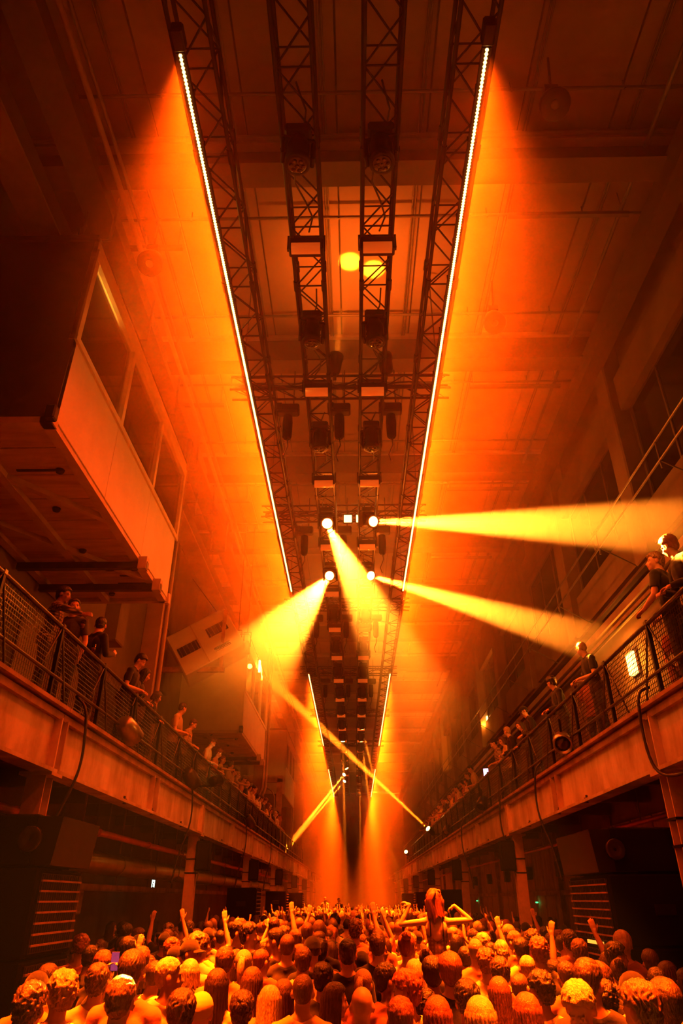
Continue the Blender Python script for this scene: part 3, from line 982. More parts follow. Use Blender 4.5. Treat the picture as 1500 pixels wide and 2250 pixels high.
# strobe panels
me_st = MB().cham((0, 0, 0), (0.46, 0.16, 0.22), 0.02).mesh('housing')
me_stg = MB().lathe([(0.075, -0.19), (0.075, 0.19)], 10, Matrix.Rotation(R(90), 4, 'Y') @ Matrix.Scale(1, 4)).mesh('panel')
me_sty = MB().box((-0.245, 0, 0.08), (0.02, 0.05, 0.26)).box((0.245, 0, 0.08), (0.02, 0.05, 0.26)).box((0, 0, 0.20), (0.5, 0.05, 0.02)).mesh('yoke')
for ti in (1, 2):
    for k in range(16):
        y = 6.2 + 2.95 * k
        t = tag(empty('strobe_light', (TRUSS_X[ti], y, TZ - 0.16)), 'rectangular strobe with a dim orange panel, %s along the %s truss' % (ORD[k], SIDEN[ti]), 'strobe', 'strobe panels on the inner trusses')
        put('housing', me_st, M['black'], t)
        put('panel', me_stg, M['panel_glow'], t, (0, -0.06, -0.09))
        put('yoke', me_sty, M['black'], t)

# cables sagging inside the inner trusses
for ti in (1, 2):
    for k in range(6):
        y = 4.2 + 2.95 * k
        x = TRUSS_X[ti]
        pts = [(x + 0.10 * math.sin(i * 1.3 + k), y + 0.28 * i, TZ + 0.10 - 0.16 * math.sin(math.pi * i / 7)) for i in range(8)]
        tag(MB().path(pts, 0.012, 5).build('power_cable', M['cable']), 'black power cable sagging in the %s truss, %s from the camera' % (SIDEN[ti], ORD[k]), 'cable', 'cables in the inner trusses')

# bright reflector plates near the second cross truss
for k, (x, y, z) in enumerate(((-0.10, 14.66, 10.32), (0.20, 14.66, 10.32))):
    t = tag(empty('blinder_light', (x, y, z)), 'small square blinder glowing by the second cross truss, %s one' % ('left' if k == 0 else 'right'), 'stage light')
    MB().cham((0, 0, 0), (0.24, 0.10, 0.24), 0.015).build('housing', M['black'], t)
    MB().cham((0, -0.05, -0.03), (0.19, 0.05, 0.19), 0.01).build('panel', M['lamp_glow'], t)
    MB().box((0, 0.04, 0.16), (0.03, 0.14, 0.12)).build('bracket', M['black'], t)

# lights standing on the first cross truss and washing the ceiling above it
for k, (x, aim) in enumerate(((-0.30, (0.0, 9.75, 13.6)), (0.66, (0.50, 9.95, 13.6)))):
    pos = Vector((x, 9.82, 10.95))
    t = tag(empty('ceiling_wash_light', pos), 'small dark spotlight on the first cross truss lighting the ceiling, %s one' % ('left' if k == 0 else 'right'), 'stage light')
    dd = (Vector(aim) - pos).normalized()
    hd = put('head', me_headm, M['black'], t)
    hd.rotation_euler = (-dd).to_track_quat('Z', 'Y').to_euler()
    put('lens', me_lens, M['lens_hot'], hd)
    MB().box((0, 0.05, -0.15), (0.06, 0.12, 0.26)).build('bracket', M['black'], t)
    spot(pos + dd * 0.27, dd, 16000, 11.0, 0.45, (1.0, 0.19, 0.005))
    spot(pos + dd * 0.27, dd, 420, 100.0, 1.0, (1.0, 0.11, 0.002))  # added wide fill spot, brightens the ceiling boards around the pools

# ------------------------------------------------------------------ balcony lights
def rail_spot(pos, aim, label, lit):
    t = tag(empty('rail_spotlight', pos), label, 'stage light', 'spotlights clamped to the balconies')
    d = (Vector(aim) - Vector(pos)).normalized()
    q = (-d).to_track_quat('Z', 'Y').to_euler()
    hd = put('head', me_headm, M['black'], t)
    hd.rotation_euler = q
    put('lens', me_lens, M['lens_hot'], hd)
    sg_ = 1 if pos[0] > 0 else -1
    MB().box((sg_ * 0.28, 0, -0.12), (0.62, 0.05, 0.05)).build('bracket', M['black'], t)
    spot(Vector(pos) + d * 0.26, d, *lit)
    return t


rail_spot((3.58, 35.3, 4.95), (0.17, 32.5, 7.58), 'spotlight on the far right balcony shining up to the left', (3000000, 2.6, 0.3, YELLOW))
rail_spot((-3.58, 18.7, 4.85), (-2.46, 22.0, 5.55), 'spotlight on the left balcony edge shining across the hall', (60000, 6.0, 0.4, YELLOW))
rail_spot((3.55, 52.0, 4.9), (0.5, 44.0, 8.4), 'tiny spotlight at the far end of the right balcony', (120000, 1.6, 0.3, YELLOW))

me_pb = MB().lathe([(0.10, 0.24), (0.15, 0.18), (0.17, 0.0), (0.17, -0.22), (0.15, -0.22), (0.13, -0.12)], 18).mesh('barrel')
me_pl = MB().lathe([(0.13, -0.13), (0.08, -0.15), (0.01, -0.15)], 14).mesh('lens')
FL = [(-3.82, 11.85, 4.70, 'left', 60), (3.78, 12.9, 4.68, 'right', -60), (-3.82, 16.9, 4.66, 'left', 40), (3.80, 22.0, 4.66, 'right', -40),
      (-3.82, 27.0, 4.66, 'left', 40), (3.80, 31.0, 4.66, 'right', -40)]
for k, (x, y, z, s, a) in enumerate(FL):
    t = tag(empty('flood_light', (x, y, z)), 'drum-shaped flood light strapped to the %s balcony railing, %s on that side' % (s, ORD[k // 2]), 'stage light', 'flood lights on the railings')
    b = put('barrel', me_pb, M['steel'] if k < 2 else M['dark_metal'], t)
    b.rotation_euler = (R(a), R(-30 if x < 0 else 30), 0)
    put('lens', me_pl, M['lens_off'], b)
    MB().box((0, 0, 0.2), (0.04, 0.04, 0.4)).box((0, 0.0, 0.0), (0.05, 0.36, 0.04)).build('yoke', M['black'], t)

# wall lamps on the right balcony and a glow added on the second booth
def wall_lamp(pos, size, label, power, cat='lamp'):
    t = tag(empty('wall_lamp', pos), label, cat)
    MB().cham((0, 0, 0), (0.05, size[0] + 0.06, size[1] + 0.06), 0.01).build('backplate', M['steel'], t)
    s = -1 if pos[0] > 0 else 1
    MB().cham((s * 0.06, 0, 0), (0.08, size[0], size[1]), 0.02).build('diffuser', M['lamp_glow'], t)
    li = bpy.data.lights.new('wall_lamp_light', 'POINT')
    li.energy = power
    li.color = (1.0, 0.22, 0.01)
    li.shadow_soft_size = 0.1
    o = bpy.data.objects.new('wall_lamp_light', li)
    COL.objects.link(o)
    o.location = (pos[0] + s * 0.22, pos[1], pos[2])
    return t


wall_lamp((XR - 0.03, 14.3, 6.55), (0.34, 0.46), 'bright wall lamp on the right balcony behind the mesh', 160)
wall_lamp((XR - 0.03, 27.3, 9.6), (0.16, 0.9), 'tall lit wall lamp high on the right wall', 80)
wall_lamp((XR - 0.03, 30.9, 8.9), (0.14, 0.7), 'tall lit wall lamp on the right wall, farther one', 80)
wall_lamp((-3.97, 27.9, 10.65), (0.16, 0.5), 'small glowing box added for a highlight on the second booth front', 60)  # added glow in place of a highlight on the booth face

# ------------------------------------------------------------------ loudspeaker stacks
def stack(x0, x1, ya, yb, top, label, horn=True):
    """a tower of black cabinets; the side facing the aisle carries louvred grilles"""
    t = tag(empty('speaker_stack', ((x0 + x1) / 2, (ya + yb) / 2, 0)), label, 'speaker')
    cx, cy = 0, 0
    W, D = abs(x1 - x0), yb - ya
    s = 1 if (x0 + x1) > 0 else -1           # aisle side is towards x = 0
    f = -s * W / 2
    hz = [0.0, 0.84, 1.68, 2.48]
    for a, b in zip(hz[:-1], hz[1:]):
        c = MB().cham((0, 0, (a + b) / 2), (W, D, b - a - 0.012), 0.02).build('cabinet', M['black_matt'], t)
        MB().box((f - s * 0.012, 0, (a + b) / 2), (0.02, D - 0.1, b - a - 0.10)).build('grille_frame', M['black'], c)
        nl = 7
        for k in range(nl):
            z = a + 0.07 + (b - a - 0.14) * (k + 0.5) / nl
            MB().box((f - s * 0.030, 0, z), (0.02, D - 0.12, 0.018)).build('louvre', M['flange'], c)
        wires = MB()
        nv = int((D - 0.12) / 0.06)
        for k in range(nv):
            y = -D / 2 + 0.08 + 0.06 * k
            wires.box((f - s * 0.026, y, (a + b) / 2), (0.008, 0.006, b - a - 0.12))
        wires.build('grille_mesh', M['dark_metal'], c)
        for yy in (-D / 2 - 0.004,):
            MB().cham((0.0, yy, (a + b) / 2), (0.26, 0.012, 0.12), 0.004).build('handle', M['black'], c)
    if horn:
        tz = top - 0.62
        c = MB().cham((s * 0.05, -0.02, (2.49 + top) / 2), (W * 0.9, D * 0.92, top - 2.49), 0.02).build('top_cabinet', M['black_matt'], t)
        MB().prism([(-0.25, 2.50), (0.25, 2.50), (0.30, top - 0.02), (-0.30, top - 0.02)], 'y', -D * 0.47, D * 0.46).build('horn_box', M['black'], c).location = (f + s * 0.16, 0, 0)
        MB().lathe([(0.13, 0.0), (0.12, 0.03), (0.07, 0.01), (0.02, 0.0)], 18, Matrix.Translation((f + s * 0.16, -D * 0.47 - 0.02, (2.5 + top) / 2)) @ Matrix.Rotation(R(90), 4, 'X')).build('driver', M['dark_metal'], c)
    return t


stack(-3.20, -4.45, 7.75, 9.0, 2.98, 'tall black speaker stack filling the lower left edge')
stack(3.22, 4.50, 9.9, 11.7, 3.02, 'tall black speaker stack filling the lower right edge')
for k, y in enumerate((21.6, 31.0, 40.5)):
    stack(-2.75, -3.55, y, y + 1.1, 3.0, 'black speaker stack by the left posts, %s beyond the nearest' % ORD[k], False)
    stack(2.75, 3.55, y + 4.5, y + 5.6, 3.0, 'black speaker stack by the right posts, %s beyond the nearest' % ORD[k], False)
# small speakers strapped to the posts
for side in (-1, 1):
    for k in range(1, 6):
        y = POST_Y[k + 1]
        x = side * (BX - 0.12)
        t = tag(empty('post_speaker', (x, y - 0.03, 3.12)), 'small black speaker strapped to the %s %s post' % (ORD[k], SIDE[side]), 'speaker', 'small speakers on the posts')
        MB().cham((0, 0, 0), (0.34, 0.30, 0.66), 0.02).build('cabinet', M['black_matt'], t)
        MB().box((0, -0.155, 0), (0.28, 0.012, 0.58)).build('grille', M['black'], t)
        MB().box((side * 0.2, 0, 0.2), (0.14, 0.06, 0.03)).box((side * 0.2, 0, -0.2), (0.14, 0.06, 0.03)).build('bracket', M['black'], t)
# amplifier lights on the right stack, indicator and exit sign
am = tag(empty('amplifier_meter', (3.175, 10.75, 1.70)), 'row of small glowing amber meters on the right speaker stack', 'meter')
for k in range(9):
    MB().box((0, -0.32 + 0.075 * k, 0), (0.02, 0.055, 0.04)).build('lamp', M['amp_glow'], am)
sg = tag(empty('exit_sign', (-5.6, 21.5, 2.55)), 'small lit white exit sign in the dark under the left balcony', 'sign')
MB().cham((0, 0, 0), (0.10, 0.03, 0.28), 0.008).build('box', M['black'], sg)
MB().box((0, -0.02, 0), (0.085, 0.01, 0.25)).build('face', M['sign_glow'], sg)
MB().box((-0.01, -0.028, -0.03), (0.02, 0.006, 0.10)).box((0.0, -0.028, 0.05), (0.03, 0.006, 0.03)).box((0.01, -0.028, -0.07), (0.03, 0.006, 0.02)).build('running_figure', M['black'], sg)
MB().tube((0, 0, 0.13), (0, 0, 1.67), 0.01, 6).build('hanger', M['pipe'], sg)
for k, (x, y, z) in enumerate(((5.86, 37.9, 2.12), (5.86, 25.5, 2.1))):
    tag(MB().cham((x, y, z), (0.08, 0.06, 0.04), 0.008).build('indicator_light', M['green_led']), 'tiny green indicator light under the right balcony, %s one' % ('nearer' if k else 'farther'), 'indicator')

# ------------------------------------------------------------------ cables over the balcony girders
CAB = [(-1, 9.75), (1, 9.2), (-1, 17.0), (1, 15.2), (-1, 26.0), (1, 19.2), (1, 26.5), (-1, 34.0)]
for k, (s, y) in enumerate(CAB):
    x = s * (BX - 0.06)
    pts = [(s * (BX + 0.12), y, BF + 0.28), (x, y, BF + 0.12), (x - s * 0.04, y + 0.02, BF - 0.25), (x - s * 0.04, y + 0.06, BF - 0.6),
           (x, y + 0.03, BB - 0.05), (x + s * 0.14, y - 0.05, BB - 0.5), (x + s * 0.22, y - 0.12, BB - 1.1)]
    if k == 1:
        pts = [(s * (BX + 0.12), y, BF + 0.22), (x, y, BF + 0.16), (x - s * 0.04, y, BF - 0.3), (x - s * 0.04, y - 0.05, BB + 0.10),
               (x, y - 0.25, BB - 0.10), (x + s * 0.1, y - 0.7, BB - 0.12), (x + s * 0.2, y - 1.4, BB - 0.05)]
    # smooth
    for _ in range(2):
        q = [Vector(pts[0])]
        for a, b in zip(pts[:-1], pts[1:]):
            a, b = Vector(a), Vector(b)
            q += [a * 0.75 + b * 0.25, a * 0.25 + b * 0.75]
        q.append(Vector(pts[-1]))
        pts = q
    tag(MB().path(pts, 0.02, 6).build('hanging_cable', M['cable']), 'black cable hanging over the %s balcony girder, %s from the camera' % (SIDE[s], ORD[k // 2]), 'cable')
# ------------------------------------------------------------------ people: bodies, hair, clothes


def V3(*a):
    return np.array(a, dtype=float)


class Body:
    """a list of closed shapes that a voxel remesh fuses into one continuous figure"""

    def __init__(self):
        self.p = []          # (kind, data, part)

    def cap(self, a, b, ra, rb, part):
        self.p.append(('cap', (np.array(a, float), np.array(b, float), ra, rb), part))

    def ell(self, c, r, part, rot=None):
        self.p.append(('ell', (np.array(c, float), np.array(r, float), np.eye(3) if rot is None else np.array(rot)), part))

    def mesh(self, seg=10):
        vs, fs = [], []

        def ring_surface(rings):
            b = len(vs)
            n = seg
            for ring in rings:
                vs.extend(ring)
            for i in range(len(rings) - 1):
                for k in range(n):
                    fs.append((b + i * n + k, b + i * n + (k + 1) % n, b + (i + 1) * n + (k + 1) % n, b + (i + 1) * n + k))
            fs.append(tuple(b + k for k in reversed(range(n))))
            fs.append(tuple(b + (len(rings) - 1) * n + k for k in range(n)))

        cs = [(math.cos(2 * math.pi * k / seg), math.sin(2 * math.pi * k / seg)) for k in range(seg)]
        for kind, d, part in self.p:
            if kind == 'cap':
                a, b, ra, rb = d
                ax = b - a
                L = np.linalg.norm(ax)
                if L < 1e-6:
                    ax = V3(0, 0, 1)
                else:
                    ax = ax / L
                u = np.cross(ax, V3(0.3, 0.9, 0.2))
                if np.linalg.norm(u) < 0.05:
                    u = np.cross(ax, V3(1, 0, 0))
                u /= np.linalg.norm(u)
                w = np.cross(ax, u)
                rings = []
                for t in (-0.97, -0.7, -0.35, 0.0):
                    rr = ra * math.sqrt(1 - t * t)
                    rings.append([a + ax * (t * ra) + u * (rr * c) + w * (rr * s) for c, s in cs])
                for t in (0.0, 0.35, 0.7, 0.97):
                    rr = rb * math.sqrt(1 - t * t)
                    rings.append([b + ax * (t * rb) + u * (rr * c) + w * (rr * s) for c, s in cs])
                ring_surface(rings)
            else:
                c0, r, rot = d
                rings = []
                for t in (-0.985, -0.85, -0.6, -0.3, 0.0, 0.3, 0.6, 0.85, 0.985):
                    rr = math.sqrt(1 - t * t)
                    rings.append([c0 + rot @ V3(r[0] * rr * c, r[1] * rr * s, r[2] * t) for c, s in cs])
                ring_surface(rings)
        me = bpy.data.meshes.new('raw')
        me.from_pydata([tuple(v) for v in vs], [], fs)
        return me

    def parts_of(self, P):
        names = sorted({p[2] for p in self.p})
        best = np.full(len(P), 1e9)
        idx = np.zeros(len(P), int)
        for kind, d, part in self.p:
            k = names.index(part)
            if kind == 'cap':
                a, b, ra, rb = d
                ab = b - a
                L2 = max(ab @ ab, 1e-9)
                t = np.clip(((P - a) @ ab) / L2, 0, 1)
                q = a + t[:, None] * ab
                dist = np.linalg.norm(P - q, axis=1) - (ra + (rb - ra) * t)
            else:
                c0, r, rot = d
                q = (P - c0) @ rot / r
                l = np.linalg.norm(q, axis=1)
                dist = (l - 1) * r.min()
            m = dist < best
            best[m] = dist[m]
            idx[m] = k
        return np.array(names)[idx]


def fuse(body, voxel, smooth=3, seg=10):
    """returns (points, normals, quads) of the fused surface"""
    raw = body.mesh(seg)
    ob = bpy.data.objects.new('raw', raw)
    COL.objects.link(ob)
    m = ob.modifiers.new('r', 'REMESH')
    m.mode = 'VOXEL'
    m.voxel_size = voxel
    s = ob.modifiers.new('s', 'SMOOTH')
    s.factor = 0.5
    s.iterations = smooth
    dg = bpy.context.evaluated_depsgraph_get()
    ev = ob.evaluated_get(dg)
    me = ev.to_mesh()
    nv, nf = len(me.vertices), len(me.polygons)
    P = np.empty(nv * 3, np.float32)
    me.vertices.foreach_get('co', P)
    N = np.empty(nv * 3, np.float32)
    me.vertices.foreach_get('normal', N)
    lt = np.empty(nf, np.int32)
    me.polygons.foreach_get('loop_total', lt)
    ls = np.empty(nf, np.int32)
    me.polygons.foreach_get('loop_start', ls)
    li = np.empty(len(me.loops), np.int32)
    me.loops.foreach_get('vertex_index', li)
    q = ls[lt == 4]
    Q = np.stack([li[q], li[q + 1], li[q + 2], li[q + 3]], 1)
    ev.to_mesh_clear()
    bpy.data.objects.remove(ob)
    bpy.data.meshes.remove(raw)
    return P.reshape(-1, 3).astype(float), N.reshape(-1, 3).astype(float), Q


def np_mesh(name, P, Q, tint=None):
    me = bpy.data.meshes.new(name)
    me.vertices.add(len(P))
    me.vertices.foreach_set('co', np.asarray(P, np.float32).ravel())
    n = len(Q)
    k = Q.shape[1]
    me.loops.add(n * k)
    me.loops.foreach_set('vertex_index', Q.astype(np.int32).ravel())
    me.polygons.add(n)
    me.polygons.foreach_set('loop_start', np.arange(0, n * k, k, dtype=np.int32))
    me.polygons.foreach_set('loop_total', np.full(n, k, np.int32))
    me.polygons.foreach_set('use_smooth', np.ones(n, bool))
    me.update(calc_edges=True)
    if tint is not None:
        a = me.color_attributes.new('tint', 'FLOAT_COLOR', 'POINT')
        a.data.foreach_set('color', np.asarray(np.concatenate([tint, np.ones((len(P), 1))], 1), np.float32).ravel())
    return me


def laplace(P, Q, it, w=0.5, pin=None):
    E = np.concatenate([Q[:, [0, 1]], Q[:, [1, 2]], Q[:, [2, 3]], Q[:, [3, 0]]])
    E = np.concatenate([E, E[:, ::-1]])
    cnt = np.bincount(E[:, 0], minlength=len(P)).astype(float)
    cnt[cnt == 0] = 1
    P = P.copy()
    for _ in range(it):
        S = np.stack([np.bincount(E[:, 0], weights=P[E[:, 1], k], minlength=len(P)) for k in range(3)], 1) / cnt[:, None]
        D = w * (S - P)
        if pin is not None:
            D[pin] = 0
        P += D
    return P


def normals_of(P, Q):
    n = np.cross(P[Q[:, 2]] - P[Q[:, 0]], P[Q[:, 3]] - P[Q[:, 1]])
    N = np.zeros_like(P)
    for k in range(4):
        for c in range(3):
            N[:, c] += np.bincount(Q[:, k], weights=n[:, c], minlength=len(P))
    return N / np.maximum(np.linalg.norm(N, axis=1), 1e-9)[:, None]


def vnoise(P, f, seed=0.0):
    return np.array([noise.noise(Vector((p[0] * f + seed, p[1] * f - seed, p[2] * f + 2 * seed))) for p in P])


def cut(P, Q, mask):
    """keep the faces whose corners are all in mask; returns points, quads, old indices and which points lie on the rim"""
    keep = mask[Q].all(1)
    q = Q[keep]
    used = np.unique(q)
    new = np.full(len(P), -1)
    new[used] = np.arange(len(used))
    q = new[q]
    E = np.concatenate([q[:, [0, 1]], q[:, [1, 2]], q[:, [2, 3]], q[:, [3, 0]]])
    E.sort(1)
    key = E[:, 0].astype(np.int64) * (len(used) + 1) + E[:, 1]
    u, c = np.unique(key, return_counts=True)
    rim = np.zeros(len(used), bool)
    once = u[c == 1]
    rim[(once // (len(used) + 1)).astype(int)] = True
    rim[(once % (len(used) + 1)).astype(int)] = True
    p = P[used].copy()
    # draw the rim into a smooth line
    be = E[np.isin(key, once)]
    be = np.concatenate([be, be[:, ::-1]])
    if len(be):
        cnt = np.maximum(np.bincount(be[:, 0], minlength=len(p)), 1).astype(float)
        for _ in range(8):
            S = np.stack([np.bincount(be[:, 0], weights=p[be[:, 1], c], minlength=len(p)) for c in range(3)], 1) / cnt[:, None]
            p[rim] += 0.5 * (S[rim] - p[rim])
    return p, q, used, rim


def cloth(P, Q, mask, off, loosen, seed, crease=0.006, freq=9.0):
    p, q, used, rim = cut(P, Q, mask)
    if len(q) == 0:
        return None
    p2 = laplace(p, q, loosen, 0.5, rim)
    n = normals_of(p2, q)
    w = vnoise(p2 * np.array([1, 1, 0.6]), freq, seed)
    o = off + crease * w
    # loosening may sink under the skin: keep outside it
    d = ((p2 - p) * n).sum(1)
    o = o + np.clip(-d, 0, 0.03)
    o[rim] = off * 0.75
    return p2 + n * o[:, None], q


HEAD_PARTS = ('head', 'ear')


def add_head(B, H, female=False):
    """H: 4x4 head matrix; face looks along local +y"""
    rot = H[:3, :3]

    def T(x, y, z):
        return rot @ V3(x, y, z) + H[:3, 3]

    def e(x, y, z, r, part='head'):
        B.ell(T(x, y, z), r, part, rot)
    w = 0.96 if female else 1.0
    e(0, -0.012, 0.032, (0.076 * w, 0.096, 0.086))
    e(0, -0.035, 0.0, (0.066 * w, 0.066, 0.075))
    e(0, 0.020, -0.03, (0.063 * w, 0.076, 0.086))
    e(0, 0.034, -0.078, (0.046 * w, 0.050, 0.034))
    e(0, 0.068, -0.098, (0.020, 0.018, 0.016))
    B.cap(T(0, 0.088, 0.006), T(0, 0.106, -0.030), 0.008, 0.0125, 'head')
    e(0, 0.097, -0.036, (0.018, 0.012, 0.008))
    for s in (-1, 1):
        e(s * 0.030, 0.080, 0.022, (0.026, 0.012, 0.008))
        e(s * 0.036, 0.064, -0.030, (0.024, 0.022, 0.022))
        e(s * 0.030, 0.077, 0.003, (0.013, 0.012, 0.010), 'eye')
        e(s * 0.083 * w, -0.008, -0.010, (0.0105, 0.022, 0.034), 'ear')
    e(0, 0.089, -0.057, (0.022, 0.010, 0.006), 'lip')
    e(0, 0.087, -0.067, (0.020, 0.010, 0.007), 'lip')


def add_hand(B, wrist, along, palm, side, curl=0.35, spread=0.12, scale=1.0):
    """along: direction of the fingers, palm: direction the palm faces, side: +1 right hand, -1 left"""
    x = along / np.linalg.norm(along)
    z = palm - x * (palm @ x)
    z /= np.linalg.norm(z)
    y = np.cross(z, x) * side          # towards the thumb
    S = scale

    def T(a, b, c):
        return wrist + x * (a * S) + y * (b * S) + z * (c * S)
    base = [0.030, 0.010, -0.010, -0.029]
    lens = [0.070, 0.079, 0.073, 0.057]
    B.cap(wrist, T(0.03, 0.005, 0), 0.026 * S, 0.026 * S, 'hand')
    for b0 in base:
        B.cap(T(0.012, b0 * 0.6, 0), T(0.088, b0, 0), 0.0135 * S, 0.012 * S, 'hand')
    for i, (b0, L) in enumerate(zip(base, lens)):
        p = T(0.090, b0, 0)
        a = curl * 0.5
        out = (1.5 - i) * spread * 0.5
        for seg, fr in enumerate((0.44, 0.31, 0.25)):
            d = x * math.cos(a) + z * math.sin(a) + y * (out * (1 if seg == 0 else 0.7))
            d /= np.linalg.norm(d)
            q = p + d * (L * fr * S)
            B.cap(p, q, (0.0092 - 0.0006 * seg) * S, (0.0088 - 0.0007 * seg) * S, 'hand')
            p = q
            a += curl
    p = T(0.022, 0.026, 0.004)
    for seg, (L, ang) in enumerate(((0.036, 0.75), (0.030, 0.5), (0.024, 0.3))):
        d = x * math.cos(ang) + y * math.sin(ang) + z * (0.25 + 0.35 * curl)
        d /= np.linalg.norm(d)
        q = p + d * (L * S)
        B.cap(p, q, (0.0125 - 0.0012 * seg) * S, (0.0112 - 0.0012 * seg) * S, 'hand')
        p = q


def rotx(a):
    c, s = math.cos(a), math.sin(a)
    return np.array([[1, 0, 0], [0, c, -s], [0, s, c]])


def rotz(a):
    c, s = math.cos(a), math.sin(a)
    return np.array([[c, -s, 0], [s, c, 0], [0, 0, 1]])


def roty(a):
    c, s = math.cos(a), math.sin(a)
    return np.array([[c, 0, s], [0, 1, 0], [-s, 0, c]])


def figure(female=False, lean=0.0, yaw=0.0, nod=0.0, tilt=0.0, arms=None, legs='stand', twist=0.0, hands=True, curl=0.45, bulk=1.0):
    """stands on z = 0 and looks along +y. arms: per side (elbow, wrist, hand direction, palm direction), None = hanging."""
    B = Body()
    f = female
    sw = (0.158 if f else 0.185) * bulk        # shoulder half width
    k = (0.86 if f else 1.0) * bulk
    hip = V3(0, 0, 0.94)
    RT = rotx(-lean) @ rotz(twist)

    def T(x, y, z):
        return hip + RT @ (V3(x, y, z) - hip)
    B.ell(V3(0, -0.005, 0.93), (0.163 * (1.0 if f else 0.98), 0.118, 0.125), 'pelvis')
    B.ell(T(0, 0.0, 1.07), (0.138 * k, 0.102, 0.16), 'torso', RT)
    B.ell(T(0, 0.0, 1.25), (0.160 * k, 0.113, 0.19), 'torso', RT)
    if f:
        for s in (-1, 1):
            B.ell(T(s * 0.07, 0.085, 1.26), (0.062, 0.055, 0.060), 'torso', RT)
    B.cap(T(-sw * 0.80, -0.012, 1.395), T(sw * 0.80, -0.012, 1.395), 0.058 * k, 0.058 * k, 'torso')
    for s in (-1, 1):
        B.cap(T(0, -0.022, 1.485), T(s * sw * 0.72, -0.018, 1.415), 0.045 * k, 0.046 * k, 'torso')
        B.ell(T(s * sw * 0.45, -0.055, 1.30), (0.075, 0.055, 0.10), 'torso', RT)
    nr = 0.047 if f else 0.057
    B.cap(T(0, -0.018, 1.44), T(0, 0.0, 1.555), nr * 1.06, nr, 'neck')
    # head
    hc = T(0, 0.012, 1.625)
    RH_ = (RT if abs(lean) < 0.9 else np.eye(3)) @ rotz(yaw) @ rotx(-nod) @ roty(tilt)
    H = np.eye(4)
    H[:3, :3] = RH_
    H[:3, 3] = hc
    add_head(B, H, f)
    # arms
    ar = 0.86 if f else 1.0
    for s in (-1, 1):
        sh = T(s * sw, -0.012, 1.385)
        spec = arms.get(s) if arms else None
        if spec is None:
            el = T(s * (sw + 0.055), -0.035, 1.10)
            wr = T(s * (sw + 0.045), 0.05, 0.87)
            hd, pm = V3(0, 0.25, -1), V3(-s, 0.2, 0)
        else:
            el, wr, hd, pm = [np.array(q, float) for q in spec]
        B.ell(sh, (0.056 * ar, 0.056 * ar, 0.060 * ar), 'torso')
        B.cap(sh, sh + (el - sh) * 0.5, 0.052 * ar, 0.050 * ar, 'upper_arm')
        B.cap(sh + (el - sh) * 0.5, el, 0.050 * ar, 0.038 * ar, 'upper_arm')
        B.cap(el, el + (wr - el) * 0.35, 0.039 * ar, 0.042 * ar, 'fore_arm')
        B.cap(el + (wr - el) * 0.35, wr, 0.042 * ar, 0.027 * ar, 'fore_arm')
        if hands:
            add_hand(B, wr, hd, pm, s, curl=curl, scale=0.92 if f else 1.0)
        else:
            B.cap(wr, wr + hd / np.linalg.norm(hd) * 0.10, 0.030, 0.026, 'hand')
    # legs
    for s in (-1, 1):
        hp = V3(s * 0.088, 0, 0.90)
        if legs == 'sit':
            kn, an, toe = V3(s * 0.185, 0.37, 0.85), V3(s * 0.165, 0.34, 0.45), V3(s * 0.165, 0.46, 0.40)
        else:
            kn, an, toe = V3(s * 0.10, 0.012, 0.49), V3(s * 0.105, -0.02, 0.085), V3(s * 0.125, 0.14, 0.035)
        B.cap(hp, kn, 0.088, 0.056, 'leg')
        B.cap(kn, kn + (an - kn) * 0.35, 0.055, 0.056, 'leg')
        B.cap(kn + (an - kn) * 0.35, an, 0.056, 0.038, 'leg')
        B.cap(an + V3(0, -0.02, -0.045 if legs != 'sit' else -0.03), toe, 0.040, 0.034, 'foot')
        B.ell(an + V3(0, -0.02, -0.03), (0.040, 0.045, 0.045), 'foot')
    return B, H


def skin_tint(P, part, H):
    L = (P - H[:3, 3]) @ H[:3, :3]
    t = np.ones((len(P), 3))
    lip = part == 'lip'
    t[lip & (L[:, 1] > 0.085)] = (0.72, 0.42, 0.40)
    eye = (part == 'eye') & (L[:, 1] > 0.084)
    t[eye] = (0.10, 0.08, 0.08)
    brow = (np.abs(np.abs(L[:, 0]) - 0.031) < 0.022) & (np.abs(L[:, 2] - 0.022) < 0.006) & (L[:, 1] > 0.07)
    t[brow & np.isin(part, ['head'])] = (0.25, 0.18, 0.15)
    ear = part == 'ear'
    t[ear] = (1.0, 0.86, 0.80)
    return t


LIB = {}


